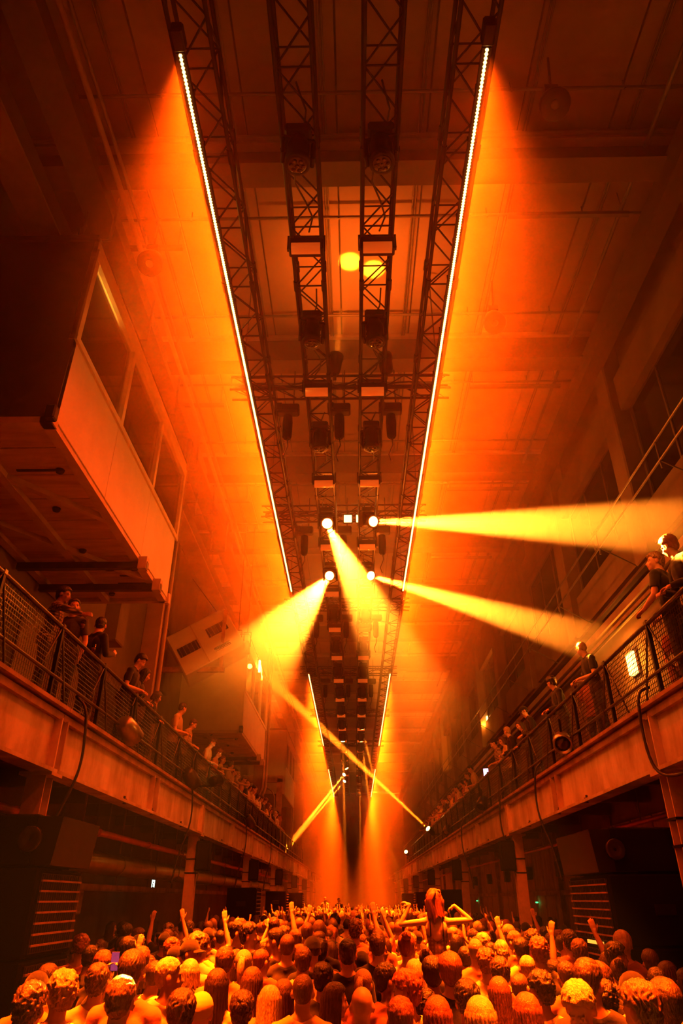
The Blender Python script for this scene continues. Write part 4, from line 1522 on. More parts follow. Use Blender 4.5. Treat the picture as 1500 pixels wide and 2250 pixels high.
def make_variant(key, voxel, sleeve=('short', 'long'), top='shirt', crop=False, **kw):
    B, H = figure(**kw)
    P, N, Q = fuse(B, voxel)
    part = B.parts_of(P)
    lean = kw.get('lean', 0.0)
    me = np_mesh('person_body', P, Q, skin_tint(P, part, H))
    out = {'body': me, 'H': Matrix([list(r) for r in H])}
    hip = V3(0, 0, 0.94)
    RT = rotx(-lean) @ rotz(kw.get('twist', 0.0))
    U = (P - hip) @ RT + hip                 # upright torso coordinates
    torso = np.isin(part, ['torso', 'pelvis']) | ((part == 'leg') & (U[:, 2] > 0.80)) | ((part == 'neck') & (U[:, 2] < 1.47))
    up = (part == 'upper_arm')
    fo = (part == 'fore_arm')
    # distance along sleeve handled by part; leave wrists bare
    hem = (U[:, 2] > 0.85) if kw.get('legs') != 'sit' else (U[:, 2] > 0.93)
    collar = (U[:, 2] < 1.462 + 0.35 * np.abs(U[:, 0])) | ~np.isin(part, ['torso', 'neck'])
    def shirt(mask, nm, off):
        r = cloth(P, Q, mask, off, 10, len(LIB) * 1.7 + off * 100)
        if r is not None:
            out[nm] = np_mesh('shirt', *r)
    tor = torso & hem & collar
    sh_half = up.copy()
    for s in (-1, 1):                         # short sleeves end above the elbow
        spec = kw.get('arms', {}) or {}
        sp = spec.get(s)
        sw = (0.158 if kw.get('female') else 0.185) * kw.get('bulk', 1.0)
        sh = hip + RT @ (V3(s * sw, -0.012, 1.385) - hip)
        el = np.array(sp[0], float) if sp is not None else hip + RT @ (V3(s * (sw + 0.055), -0.035, 1.10) - hip)
        t = ((P - sh) @ (el - sh)) / ((el - sh) @ (el - sh))
        sidem = ((P - hip) @ RT)[:, 0] * s > 0
        sh_half &= ~(sidem & (t > 0.72))
    if 'short' in sleeve:
        shirt(tor | sh_half, 'short', 0.012)
    if 'long' in sleeve:
        shirt(tor | up | fo, 'long', 0.013)
    if 'vest' in sleeve:
        vest = torso & hem & (U[:, 2] < 1.40 + np.where(np.abs(np.abs(U[:, 0]) - 0.085) < 0.03, 0.2, 0.0)) & (np.abs(U[:, 0]) < 0.16)
        shirt(vest, 'vest', 0.006)
    if 'camisole' in sleeve:
        strap = (np.abs(np.abs(U[:, 0]) - 0.083) < 0.010) & (U[:, 2] < 1.50)
        back = (U[:, 2] < np.where(U[:, 1] > 0.0, 1.31, 1.165 + 0.10 * np.clip(np.abs(U[:, 0]) / 0.15, 0, 1))) & hem
        shirt(torso & back, 'camisole', 0.006)
        r = cloth(P, Q, torso & strap & (U[:, 2] > 1.15), 0.005, 2, 1.0, 0.0)
        if r is not None:
            out['straps'] = np_mesh('strap', *r)
    leg = np.isin(part, ['leg', 'pelvis']) & ((U[:, 2] < 0.89) if kw.get('legs') != 'sit' else (P[:, 2] < 0.97))
    if kw.get('legs') == 'sit':
        kn = P[:, 1] < 0.22
        leg &= kn
    r = cloth(P, Q, leg, 0.007, 4, 3.3, 0.003, 7)
    if r is not None:
        out['trousers'] = np_mesh('trousers', *r)
    r = cloth(P, Q, (part == 'foot'), 0.008, 2, 5.1, 0.0)
    if r is not None:
        out['shoes'] = np_mesh('shoes', *r)
    LIB[key] = out
    return out


# ------------------------------------------------------------------ hair, made once on a bare head in head coordinates
HB = Body()
add_head(HB, np.eye(4))
HP, HN, HQ = fuse(HB, 0.0062, 3, 14)
HPART = HB.parts_of(HP)
HAIR = {}


def scalp_mask(P, line=0.0, nape=-0.075):
    """line raises the hairline"""
    x, y, z = P[:, 0], P[:, 1], P[:, 2]
    lim = np.interp(y, [-0.12, -0.06, -0.03, -0.012, 0.012, 0.035, 0.055, 0.075, 0.10],
                    [nape, nape, -0.045, 0.012, 0.020, 0.028, 0.060, 0.078, 0.082]) + line
    return z > lim


def hair_cap(name, fn, line=0.0, nape=-0.075, sub=True, extra=None, smooth=2):
    m = scalp_mask(HP, line, nape) & (HPART != 'ear') & (HPART != 'eye')
    p, q, used, rim = cut(HP, HQ, m)
    p0 = laplace(p, q, 2, 0.4, rim)
    n = normals_of(p0, q)
    o = fn(p0, n)
    o = np.where(rim, 0.0015, o)
    pp = p0 + n * o[:, None]
    # ease the rim
    inner = laplace(pp, q, smooth, 0.35, rim)
    vs, fs = [inner], [q]
    if extra:
        for ep, eq in extra:
            fs.append(eq + sum(len(v) for v in vs))
            vs.append(ep)
    HAIR[name] = np_mesh('hair', np.concatenate(vs), np.concatenate(fs))


def ang(p):
    return np.arctan2(p[:, 0], -p[:, 1] + 1e-9)


def topness(p):
    return np.clip((p[:, 2] - 0.02) / 0.09, 0, 1)


def ridge(p, f, amp, seed):
    a = np.arctan2(p[:, 0], p[:, 1] + 0.03)
    w = vnoise(p, 25, seed)
    return amp * (np.abs(np.sin(a * f + 4.0 * w)) - 0.5)


def curtain(z_top, z_bot, wide, rx, ry, flare, seed, thick=0.022, rings=22, n=54, yoff=-0.012):
    """hair falling down behind and beside the head, a closed sheet"""
    vs, fs = [], []
    rnd = random.Random(seed)
    ph = [rnd.uniform(0, 6) for _ in range(4)]
    drop = [rnd.uniform(-0.02, 0.03) for _ in range(n + 1)]
    for i in range(rings + 1):
        t = i / rings
        for side in (0, 1):
            for k in range(n + 1):
                u = -1 + 2 * k / n
                a = u * wide
                zb = z_bot + drop[k] * 0.6 + 0.015 * math.sin(k * 0.9 + ph[0])
                z = z_top + (zb - z_top) * t
                env = math.sqrt(max(0.0, 1 - max(0, (z - 0.02)) ** 2 / 0.0115)) if z > 0.02 else 1.0
                fl = 1 + flare * t * t
                strand = 0.005 * math.sin(k * 1.9 + ph[1] + 2.0 * math.sin(3 * t + ph[2])) + 0.003 * math.sin(k * 4.1 + ph[3])
                r = 1.0
                X = (rx * env * fl + strand - side * thick) * math.sin(a)
                Y = -(ry * env + strand * 0.8 - side * thick + 0.02 * flare * t) * math.cos(a) + yoff
                vs.append((X, Y, z))
    w = n + 1
    for i in range(rings):
        b = i * 2 * w
        for k in range(n):
            fs.append((b + k, b + k + 1, b + 2 * w + k + 1, b + 2 * w + k))
            fs.append((b + w + k, b + 2 * w + w + k, b + 2 * w + w + k + 1, b + w + k + 1))
        for k in (0, n):
            fs.append((b + k, b + 2 * w + k, b + 3 * w + k, b + w + k))
    b = rings * 2 * w
    for k in range(n):
        fs.append((b + k, b + k + 1, b + w + k + 1, b + w + k))
    return np.array(vs), np.array(fs)


def blob(path, radii, n=14, ridge_amp=0.004, seed=0):
    vs, fs = [], []
    pts = [Vector(p) for p in path]
    for i, p in enumerate(pts):
        d = (pts[min(i + 1, len(pts) - 1)] - pts[max(i - 1, 0)]).normalized()
        u = d.cross(Vector((1, 0.05, 0.02))).normalized()
        w = d.cross(u)
        for k in range(n):
            a = 2 * math.pi * k / n
            r = radii[i] + ridge_amp * math.sin(5 * a + i * 0.4 + seed)
            vs.append(tuple(p + u * (r * math.cos(a)) + w * (r * math.sin(a))))
    for i in range(len(pts) - 1):
        for k in range(n):
            fs.append((i * n + k, i * n + (k + 1) % n, (i + 1) * n + (k + 1) % n, (i + 1) * n + k))
    return np.array(vs), np.array(fs)


hair_cap('buzz', lambda p, n: 0.003 + 0.002 * topness(p))
hair_cap('short', lambda p, n: 0.007 + 0.016 * topness(p) + ridge(p, 16, 0.007, 1) + 0.005 * vnoise(p, 60, 2))
hair_cap('crop', lambda p, n: 0.006 + 0.010 * topness(p) + 0.005 * vnoise(p, 80, 4))
hair_cap('quiff', lambda p, n: 0.007 + 0.026 * topness(p) + 0.022 * topness(p) * np.clip(p[:, 1] / 0.08, 0, 1) + ridge(p, 12, 0.009, 3), smooth=1)
hair_cap('curly', lambda p, n: 0.016 + 0.020 * topness(p) + 0.013 * vnoise(p, 52, 5) + 0.008 * vnoise(p, 110, 6), nape=-0.085, smooth=0)
hair_cap('wavy', lambda p, n: 0.014 + 0.020 * topness(p) + ridge(p, 9, 0.013, 7) + 0.006 * vnoise(p, 45, 8), nape=-0.09, smooth=1)
hair_cap('messy', lambda p, n: 0.012 + 0.024 * topness(p) + 0.016 * np.abs(vnoise(p, 38, 9)) + ridge(p, 20, 0.008, 10), nape=-0.085, smooth=0)
hair_cap('thick', lambda p, n: 0.018 + 0.018 * topness(p) + ridge(p, 18, 0.007, 11), nape=-0.09, smooth=1)
hair_cap('balding', lambda p, n: 0.003 + 0.001 * topness(p), line=0.0)
hair_cap('bob', lambda p, n: 0.014 + 0.010 * topness(p) + ridge(p, 22, 0.005, 12), extra=[curtain(0.06, -0.105, 2.15, 0.100, 0.122, 0.06, 3)])
hair_cap('long', lambda p, n: 0.011 + 0.010 * topness(p) + ridge(p, 24, 0.005, 13), extra=[curtain(0.06, -0.33, 2.0, 0.098, 0.118, 0.12, 4)])
hair_cap('long_wavy', lambda p, n: 0.014 + 0.014 * topness(p) + ridge(p, 12, 0.010, 14), extra=[curtain(0.06, -0.28, 2.1, 0.106, 0.124, 0.25, 5)], smooth=1)
hair_cap('pony', lambda p, n: 0.007 + 0.006 * topness(p) + ridge(p, 22, 0.004, 15),
         extra=[blob([(0, -0.09, 0.05), (0, -0.135, 0.055), (0, -0.165, 0.02), (0, -0.165, -0.06), (0, -0.155, -0.15), (0, -0.145, -0.22), (0, -0.14, -0.25)],
                     [0.018, 0.026, 0.034, 0.036, 0.030, 0.018, 0.004])])
hair_cap('bun', lambda p, n: 0.007 + 0.006 * topness(p) + ridge(p, 22, 0.004, 16),
         extra=[blob([(0, -0.06, 0.075), (0, -0.08, 0.09), (0, -0.10, 0.105), (0, -0.118, 0.12), (0, -0.13, 0.13)], [0.02, 0.040, 0.046, 0.036, 0.006], ridge_amp=0.006)])
hair_cap('updo', lambda p, n: 0.020 + 0.016 * topness(p) + ridge(p, 14, 0.013, 17) + 0.014 * np.abs(vnoise(p, 34, 18)),
         extra=[curtain(0.05, -0.20, 2.25, 0.108, 0.126, 0.10, 8, thick=0.03),
                blob([(0.02, -0.06, 0.09), (0.03, -0.10, 0.10), (0.02, -0.135, 0.07), (-0.01, -0.15, 0.02), (0.0, -0.15, -0.06), (0.01, -0.14, -0.14), (0.015, -0.135, -0.22), (0.02, -0.13, -0.27)],
                     [0.02, 0.044, 0.046, 0.044, 0.038, 0.030, 0.020, 0.004], ridge_amp=0.010),
                blob([(0.06, -0.02, 0.10), (0.09, -0.03, 0.12), (0.125, -0.035, 0.11)], [0.024, 0.022, 0.003], ridge_amp=0.004),
                blob([(0.08, 0.0, 0.05), (0.112, -0.01, 0.0), (0.11, -0.01, -0.06), (0.09, -0.01, -0.11)], [0.02, 0.026, 0.02, 0.003], ridge_amp=0.004),
                blob([(-0.07, -0.01, 0.06), (-0.11, -0.02, 0.01), (-0.112, -0.02, -0.06), (-0.09, -0.02, -0.12)], [0.02, 0.028, 0.022, 0.003], ridge_amp=0.004)], nape=-0.09, smooth=1)

# caps and beards
def hat_cap():
    m = HP[:, 2] > 0.030 - 0.06 * np.clip((-HP[:, 1]) / 0.1, 0, 1)
    p, q, used, rim = cut(HP, HQ, m & (HPART != 'ear'))
    p = laplace(p, q, 3, 0.5, rim)
    n = normals_of(p, q)
    P1 = p + n * 0.014
    bv, bf = [], []
    k = 16
    for i in range(3):
        for j in range(k + 1):
            a = -1.15 + 2.3 * j / k
            r = (0.070, 0.095, 0.150)[i]
            bv.append((r * 0.78 * math.sin(a), 0.02 + r * math.cos(a) * (1.0 if i else 0.9), 0.050 - 0.012 * i - 0.01 * abs(math.sin(a))))
    for i in range(2):
        for j in range(k):
            bf.append((i * (k + 1) + j, i * (k + 1) + j + 1, (i + 1) * (k + 1) + j + 1, (i + 1) * (k + 1) + j))
    bv2 = [(x, y, z - 0.006) for x, y, z in bv]
    nb = len(bv)
    allf = bf + [tuple(reversed([nb + i for i in f])) for f in bf]
    return np_mesh('cap', np.concatenate([P1, np.array(bv + bv2)]), np.concatenate([q, np.array(allf) + len(P1)]))


HAT = hat_cap()


def beanie():
    m = HP[:, 2] > 0.022 - 0.05 * np.clip((-HP[:, 1]) / 0.1, 0, 1)
    p, q, used, rim = cut(HP, HQ, m & (HPART != 'ear'))
    p = laplace(p, q, 4, 0.5, rim)
    n = normals_of(p, q)
    return np_mesh('beanie', p + n * (0.016 + 0.010 * topness(p))[:, None], q)


BEANIE = beanie()


def beard():
    m = (HP[:, 2] < -0.045) & (HP[:, 2] > -0.125) & (HP[:, 1] > 0.0) & (HPART == 'head')
    p, q, used, rim = cut(HP, HQ, m)
    n = normals_of(p, q)
    return np_mesh('beard', p + n * (0.006 + 0.004 * vnoise(p, 90, 3))[:, None], q)


BEARD = beard()

# ------------------------------------------------------------------ materials of people


def skin_material(name, c):
    m = bpy.data.materials.new(name)
    m.use_nodes = True
    nt = m.node_tree
    b = nt.nodes['Principled BSDF']
    at = nt.nodes.new('ShaderNodeVertexColor')
    at.layer_name = 'tint'
    mx = nt.nodes.new('ShaderNodeMix')
    mx.data_type = 'RGBA'
    mx.blend_type = 'MULTIPLY'
    mx.inputs['Factor'].default_value = 1
    nz_ = nt.nodes.new('ShaderNodeTexNoise')
    nz_.inputs['Scale'].default_value = 14
    cr = nt.nodes.new('ShaderNodeValToRGB')
    cr.color_ramp.elements[0].color = (c[0] * 0.86, c[1] * 0.80, c[2] * 0.78, 1)
    cr.color_ramp.elements[1].color = (*c, 1)
    nt.links.new(nz_.outputs['Fac'], cr.inputs['Fac'])
    nt.links.new(cr.outputs['Color'], mx.inputs['A'])
    nt.links.new(at.outputs['Color'], mx.inputs['B'])
    nt.links.new(mx.outputs['Result'], b.inputs['Base Color'])
    b.inputs['Roughness'].default_value = 0.48
    return m


SKIN = [skin_material('skin_' + n, c) for n, c in (('fair', (0.78, 0.55, 0.44)), ('light', (0.70, 0.47, 0.36)), ('tan', (0.55, 0.34, 0.24)), ('brown', (0.30, 0.17, 0.11)))]


def hair_material(name, c, rough=0.38):
    return material('hair_' + name, c, rough, vary=0.45, vscale=28, bump=0.55, bscale=120, stretch=(1, 1, 0.25), spec=0.6)


HM = {n: hair_material(n, c) for n, c in (
    ('black', (0.020, 0.015, 0.012)), ('dark brown', (0.060, 0.036, 0.024)), ('brown', (0.14, 0.078, 0.045)), ('auburn', (0.25, 0.090, 0.040)),
    ('red', (0.38, 0.12, 0.05)), ('dark blond', (0.36, 0.24, 0.13)), ('blond', (0.66, 0.50, 0.28)), ('grey', (0.34, 0.31, 0.28)))}


def fabric(name, c, stripes=None, check=None):
    m = material('fabric_' + name, c, 0.85, vary=0.07, vscale=4, bump=0.10, bscale=70, sheen=0.2, spec=0.25)
    if stripes or check:
        nt = m.node_tree
        b = nt.nodes['Principled BSDF']
        tc = nt.nodes.new('ShaderNodeTexCoord')
        w = nt.nodes.new('ShaderNodeTexWave')
        w.wave_type = 'BANDS'
        w.bands_direction = 'Z'
        w.inputs['Scale'].default_value = 9 if stripes else 7
        nt.links.new(tc.outputs['Object'], w.inputs['Vector'])
        fac = w.outputs['Fac']
        if check:
            w2 = nt.nodes.new('ShaderNodeTexWave')
            w2.bands_direction = 'X'
            w2.inputs['Scale'].default_value = 7
            nt.links.new(tc.outputs['Object'], w2.inputs['Vector'])
            mm = nt.nodes.new('ShaderNodeMath')
            mm.operation = 'MULTIPLY'
            nt.links.new(w.outputs['Fac'], mm.inputs[0])
            nt.links.new(w2.outputs['Fac'], mm.inputs[1])
            fac = mm.outputs[0]
        cr = nt.nodes.new('ShaderNodeValToRGB')
        cr.color_ramp.interpolation = 'CONSTANT' if stripes else 'LINEAR'
        cr.color_ramp.elements[1].position = 0.5 if stripes else 0.6
        cr.color_ramp.elements[0].color = (*(stripes or check), 1)
        cr.color_ramp.elements[1].color = (*c, 1)
        nt.links.new(fac, cr.inputs['Fac'])
        nt.links.new(cr.outputs['Color'], b.inputs['Base Color'])
    return m


FM = {n: fabric(n, c) for n, c in (
    ('black', (0.016, 0.016, 0.018)), ('charcoal', (0.05, 0.05, 0.055)), ('white', (0.78, 0.76, 0.70)), ('cream', (0.72, 0.62, 0.42)),
    ('yellow', (0.80, 0.62, 0.14)), ('orange', (0.62, 0.25, 0.08)), ('rust', (0.38, 0.14, 0.07)), ('grey', (0.25, 0.24, 0.23)),
    ('navy', (0.03, 0.035, 0.07)), ('green', (0.14, 0.30, 0.06)), ('denim', (0.06, 0.08, 0.14)), ('beige', (0.50, 0.40, 0.27)), ('red', (0.45, 0.05, 0.04)))}
FM['striped'] = fabric('striped', (0.70, 0.62, 0.52), stripes=(0.03, 0.025, 0.025))
FM['plaid'] = fabric('plaid', (0.30, 0.24, 0.16), check=(0.02, 0.02, 0.02))
FM['checked beige'] = fabric('checked_beige', (0.55, 0.45, 0.30), check=(0.32, 0.24, 0.15))
FM['lace'] = fabric('lace', (0.34, 0.20, 0.12), check=(0.16, 0.08, 0.05))

# ------------------------------------------------------------------ the poses
# aisle crowd (looks along +y, towards the stage)
make_variant('m', 0.0115, hands=False)
make_variant('m_turn', 0.0115, hands=False, yaw=R(42), nod=R(6))
make_variant('m_away', 0.0115, hands=False, yaw=R(-40), nod=R(4), bulk=1.06)
make_variant('m_side', 0.0105, hands=False, yaw=R(-88))
make_variant('m_down', 0.0105, hands=False, nod=R(30), yaw=R(12))
make_variant('f', 0.0115, hands=False, female=True)
make_variant('f_turn', 0.0115, hands=False, female=True, yaw=R(48), nod=R(6), tilt=R(6))
make_variant('f_side', 0.0105, hands=False, female=True, yaw=R(-75), nod=R(4))
make_variant('m_raise', 0.0085, sleeve=('short',), arms={1: ((0.32, 0.10, 1.52), (0.25, 0.16, 1.80), (-0.10, 0.12, 1.0), (0, 1, -0.1))}, curl=0.12)
make_variant('f_raise', 0.0085, sleeve=('short',), female=True, arms={-1: ((-0.26, 0.08, 1.56), (-0.16, 0.12, 1.80), (0.12, 0.1, 1.0), (0, 1, 0))}, curl=0.2)
make_variant('m_cheer', 0.0085, sleeve=('short',), arms={1: ((0.30, 0.06, 1.56), (0.20, 0.10, 1.82), (-0.2, 0.1, 1.0), (-0.3, 1, 0)), -1: ((-0.31, 0.08, 1.52), (-0.30, 0.16, 1.79), (0.1, 0.1, 1.0), (0.3, 1, 0))}, curl=0.3)
make_variant('m_phone', 0.0085, sleeve=('long',), arms={1: ((0.24, 0.27, 1.36), (0.075, 0.36, 1.66), (-0.15, 0.05, 1.0), (-1, -0.1, -0.1)), -1: ((-0.24, 0.27, 1.36), (-0.075, 0.36, 1.66), (0.15, 0.05, 1.0), (1, -0.1, -0.1))}, curl=0.55)
# balcony: leaning with the forearms over the rail (rail at y = 0.45, z = 0.97)
def fore(s, wx, dz=0.0, ex=0.26):
    return ((s * ex, 0.10, 1.07 + dz), (s * wx, 0.31, 1.045 + dz), (-s * 0.6, 1.0, -0.30), (0, -0.2, -1))


make_variant('lean', 0.0095, lean=R(17), nod=R(16), arms={1: fore(1, 0.05), -1: fore(-1, 0.05)}, curl=0.6)
make_variant('lean_turn', 0.0095, lean=R(12), yaw=R(50), nod=R(6), arms={1: fore(1, 0.12), -1: fore(-1, 0.02)}, curl=0.6)
make_variant('lean_back', 0.0095, lean=R(12), yaw=R(-55), nod=R(6), arms={1: fore(1, 0.10), -1: fore(-1, 0.10)}, curl=0.6)
make_variant('flean', 0.0095, female=True, lean=R(15), yaw=R(20), nod=R(10), arms={1: fore(1, 0.06, 0, 0.22), -1: fore(-1, 0.06, 0, 0.22)}, curl=0.6)
make_variant('hold', 0.0095, yaw=R(40), lean=R(4), arms={1: ((0.25, 0.05, 1.12), (0.12, 0.30, 1.20), (-0.2, 0.5, 0.5), (-1, 0.2, 0.1))}, curl=0.8)
make_variant('reach', 0.0095, lean=R(8), yaw=R(-20), arms={1: ((0.36, 0.16, 1.30), (0.30, 0.42, 1.26), (0.1, 1.0, 0.1), (-1, 0, -0.2)), -1: fore(-1, 0.10)}, curl=0.6)
make_variant('look_up', 0.0095, lean=R(5), yaw=R(40), nod=R(-10), arms={1: ((0.29, 0.04, 1.10), (0.22, 0.27, 0.99), (0.1, 1.0, -0.3), (0, -0.2, -1)), -1: ((-0.29, 0.04, 1.10), (-0.16, 0.27, 1.01), (0.3, 1.0, -0.3), (0, -0.2, -1))}, curl=0.6)
make_variant('sitting', 0.0105, lean=R(10), yaw=R(20), legs='sit', arms={1: ((0.25, 0.10, 1.10), (0.16, 0.32, 0.95), (-0.1, 1, -0.1), (0, 0, -1)), -1: ((-0.25, 0.10, 1.10), (-0.16, 0.32, 0.95), (0.1, 1, -0.1), (0, 0, -1))})
# the woman riding on shoulders: both arms flexed
make_variant('rider', 0.0080, sleeve=('camisole',), female=True, legs='sit', yaw=R(-24), tilt=R(-4),
             arms={-1: ((-0.475, -0.01, 1.355), (-0.345, 0.04, 1.585), (-0.75, 0.15, 0.30), (-0.45, 0.3, -0.9)),
                   1: ((0.465, 0.0, 1.405), (0.265, 0.05, 1.575), (-0.62, 0.2, -0.35), (-0.3, 0.3, -0.9))}, curl=0.85)
# ------------------------------------------------------------------ placing people
STYLE_WORD = {'buzz': 'buzz-cut', 'short': 'short', 'crop': 'cropped', 'quiff': 'swept-up', 'curly': 'curly', 'wavy': 'wavy', 'messy': 'tousled',
              'thick': 'thick', 'balding': 'very short', 'bob': 'bobbed', 'long': 'long straight', 'long_wavy': 'long wavy', 'pony': 'ponytailed',
              'bun': 'bunned', 'updo': 'pinned-up'}
PERSON_N = [0]
SHOE = FM['black']


def person(loc, rz, scale, var, hair, hcol, sleeve, scol, skin, label, group, legcol='denim', beard=False):
    v = LIB[var]
    b = put('person', v['body'], SKIN[skin], None, loc, (0, 0, rz))
    b.scale = (scale, scale, scale)
    tag(b, label, 'person', group)
    if hair == 'HAT':
        h = put('hair', HAIR['buzz'], HM[hcol], b)
        h.matrix_local = v['H']
        h = put('cap', HAT, FM['black'], b)
        h.matrix_local = v['H']
    elif hair == 'BEANIE':
        h = put('beanie', BEANIE, FM['yellow'], b)
        h.matrix_local = v['H']
    elif hair != 'BALD':
        h = put('hair', HAIR[hair], HM[hcol], b)
        h.matrix_local = v['H']
    if beard:
        h = put('beard', BEARD, HM[hcol], b)
        h.matrix_local = v['H']
    if sleeve not in v:
        sleeve = [s for s in ('short', 'long', 'camisole') if s in v][0]
    put('shirt', v[sleeve], FM[scol], b)
    if 'straps' in v:
        put('strap', v['straps'], FM['black'], b)
    if 'trousers' in v:
        put('trousers', v['trousers'], FM[legcol], b)
    if 'shoes' in v:
        put('shoes', v['shoes'], SHOE, b)
    PERSON_N[0] += 1
    return b


def describe(var, hair, hcol, sleeve, scol):
    who = 'woman' if var.startswith('f') else 'man'
    if hair == 'HAT':
        hw = 'in a dark cap'
    elif hair == 'BEANIE':
        hw = 'in a yellow beanie'
    elif hair == 'BALD':
        hw = 'with a bald head'
    else:
        hw = 'with %s %s hair' % (STYLE_WORD[hair], hcol)
    return '%s %s, %s %s' % (who, hw, scol, 'T-shirt' if sleeve == 'short' else 'top')


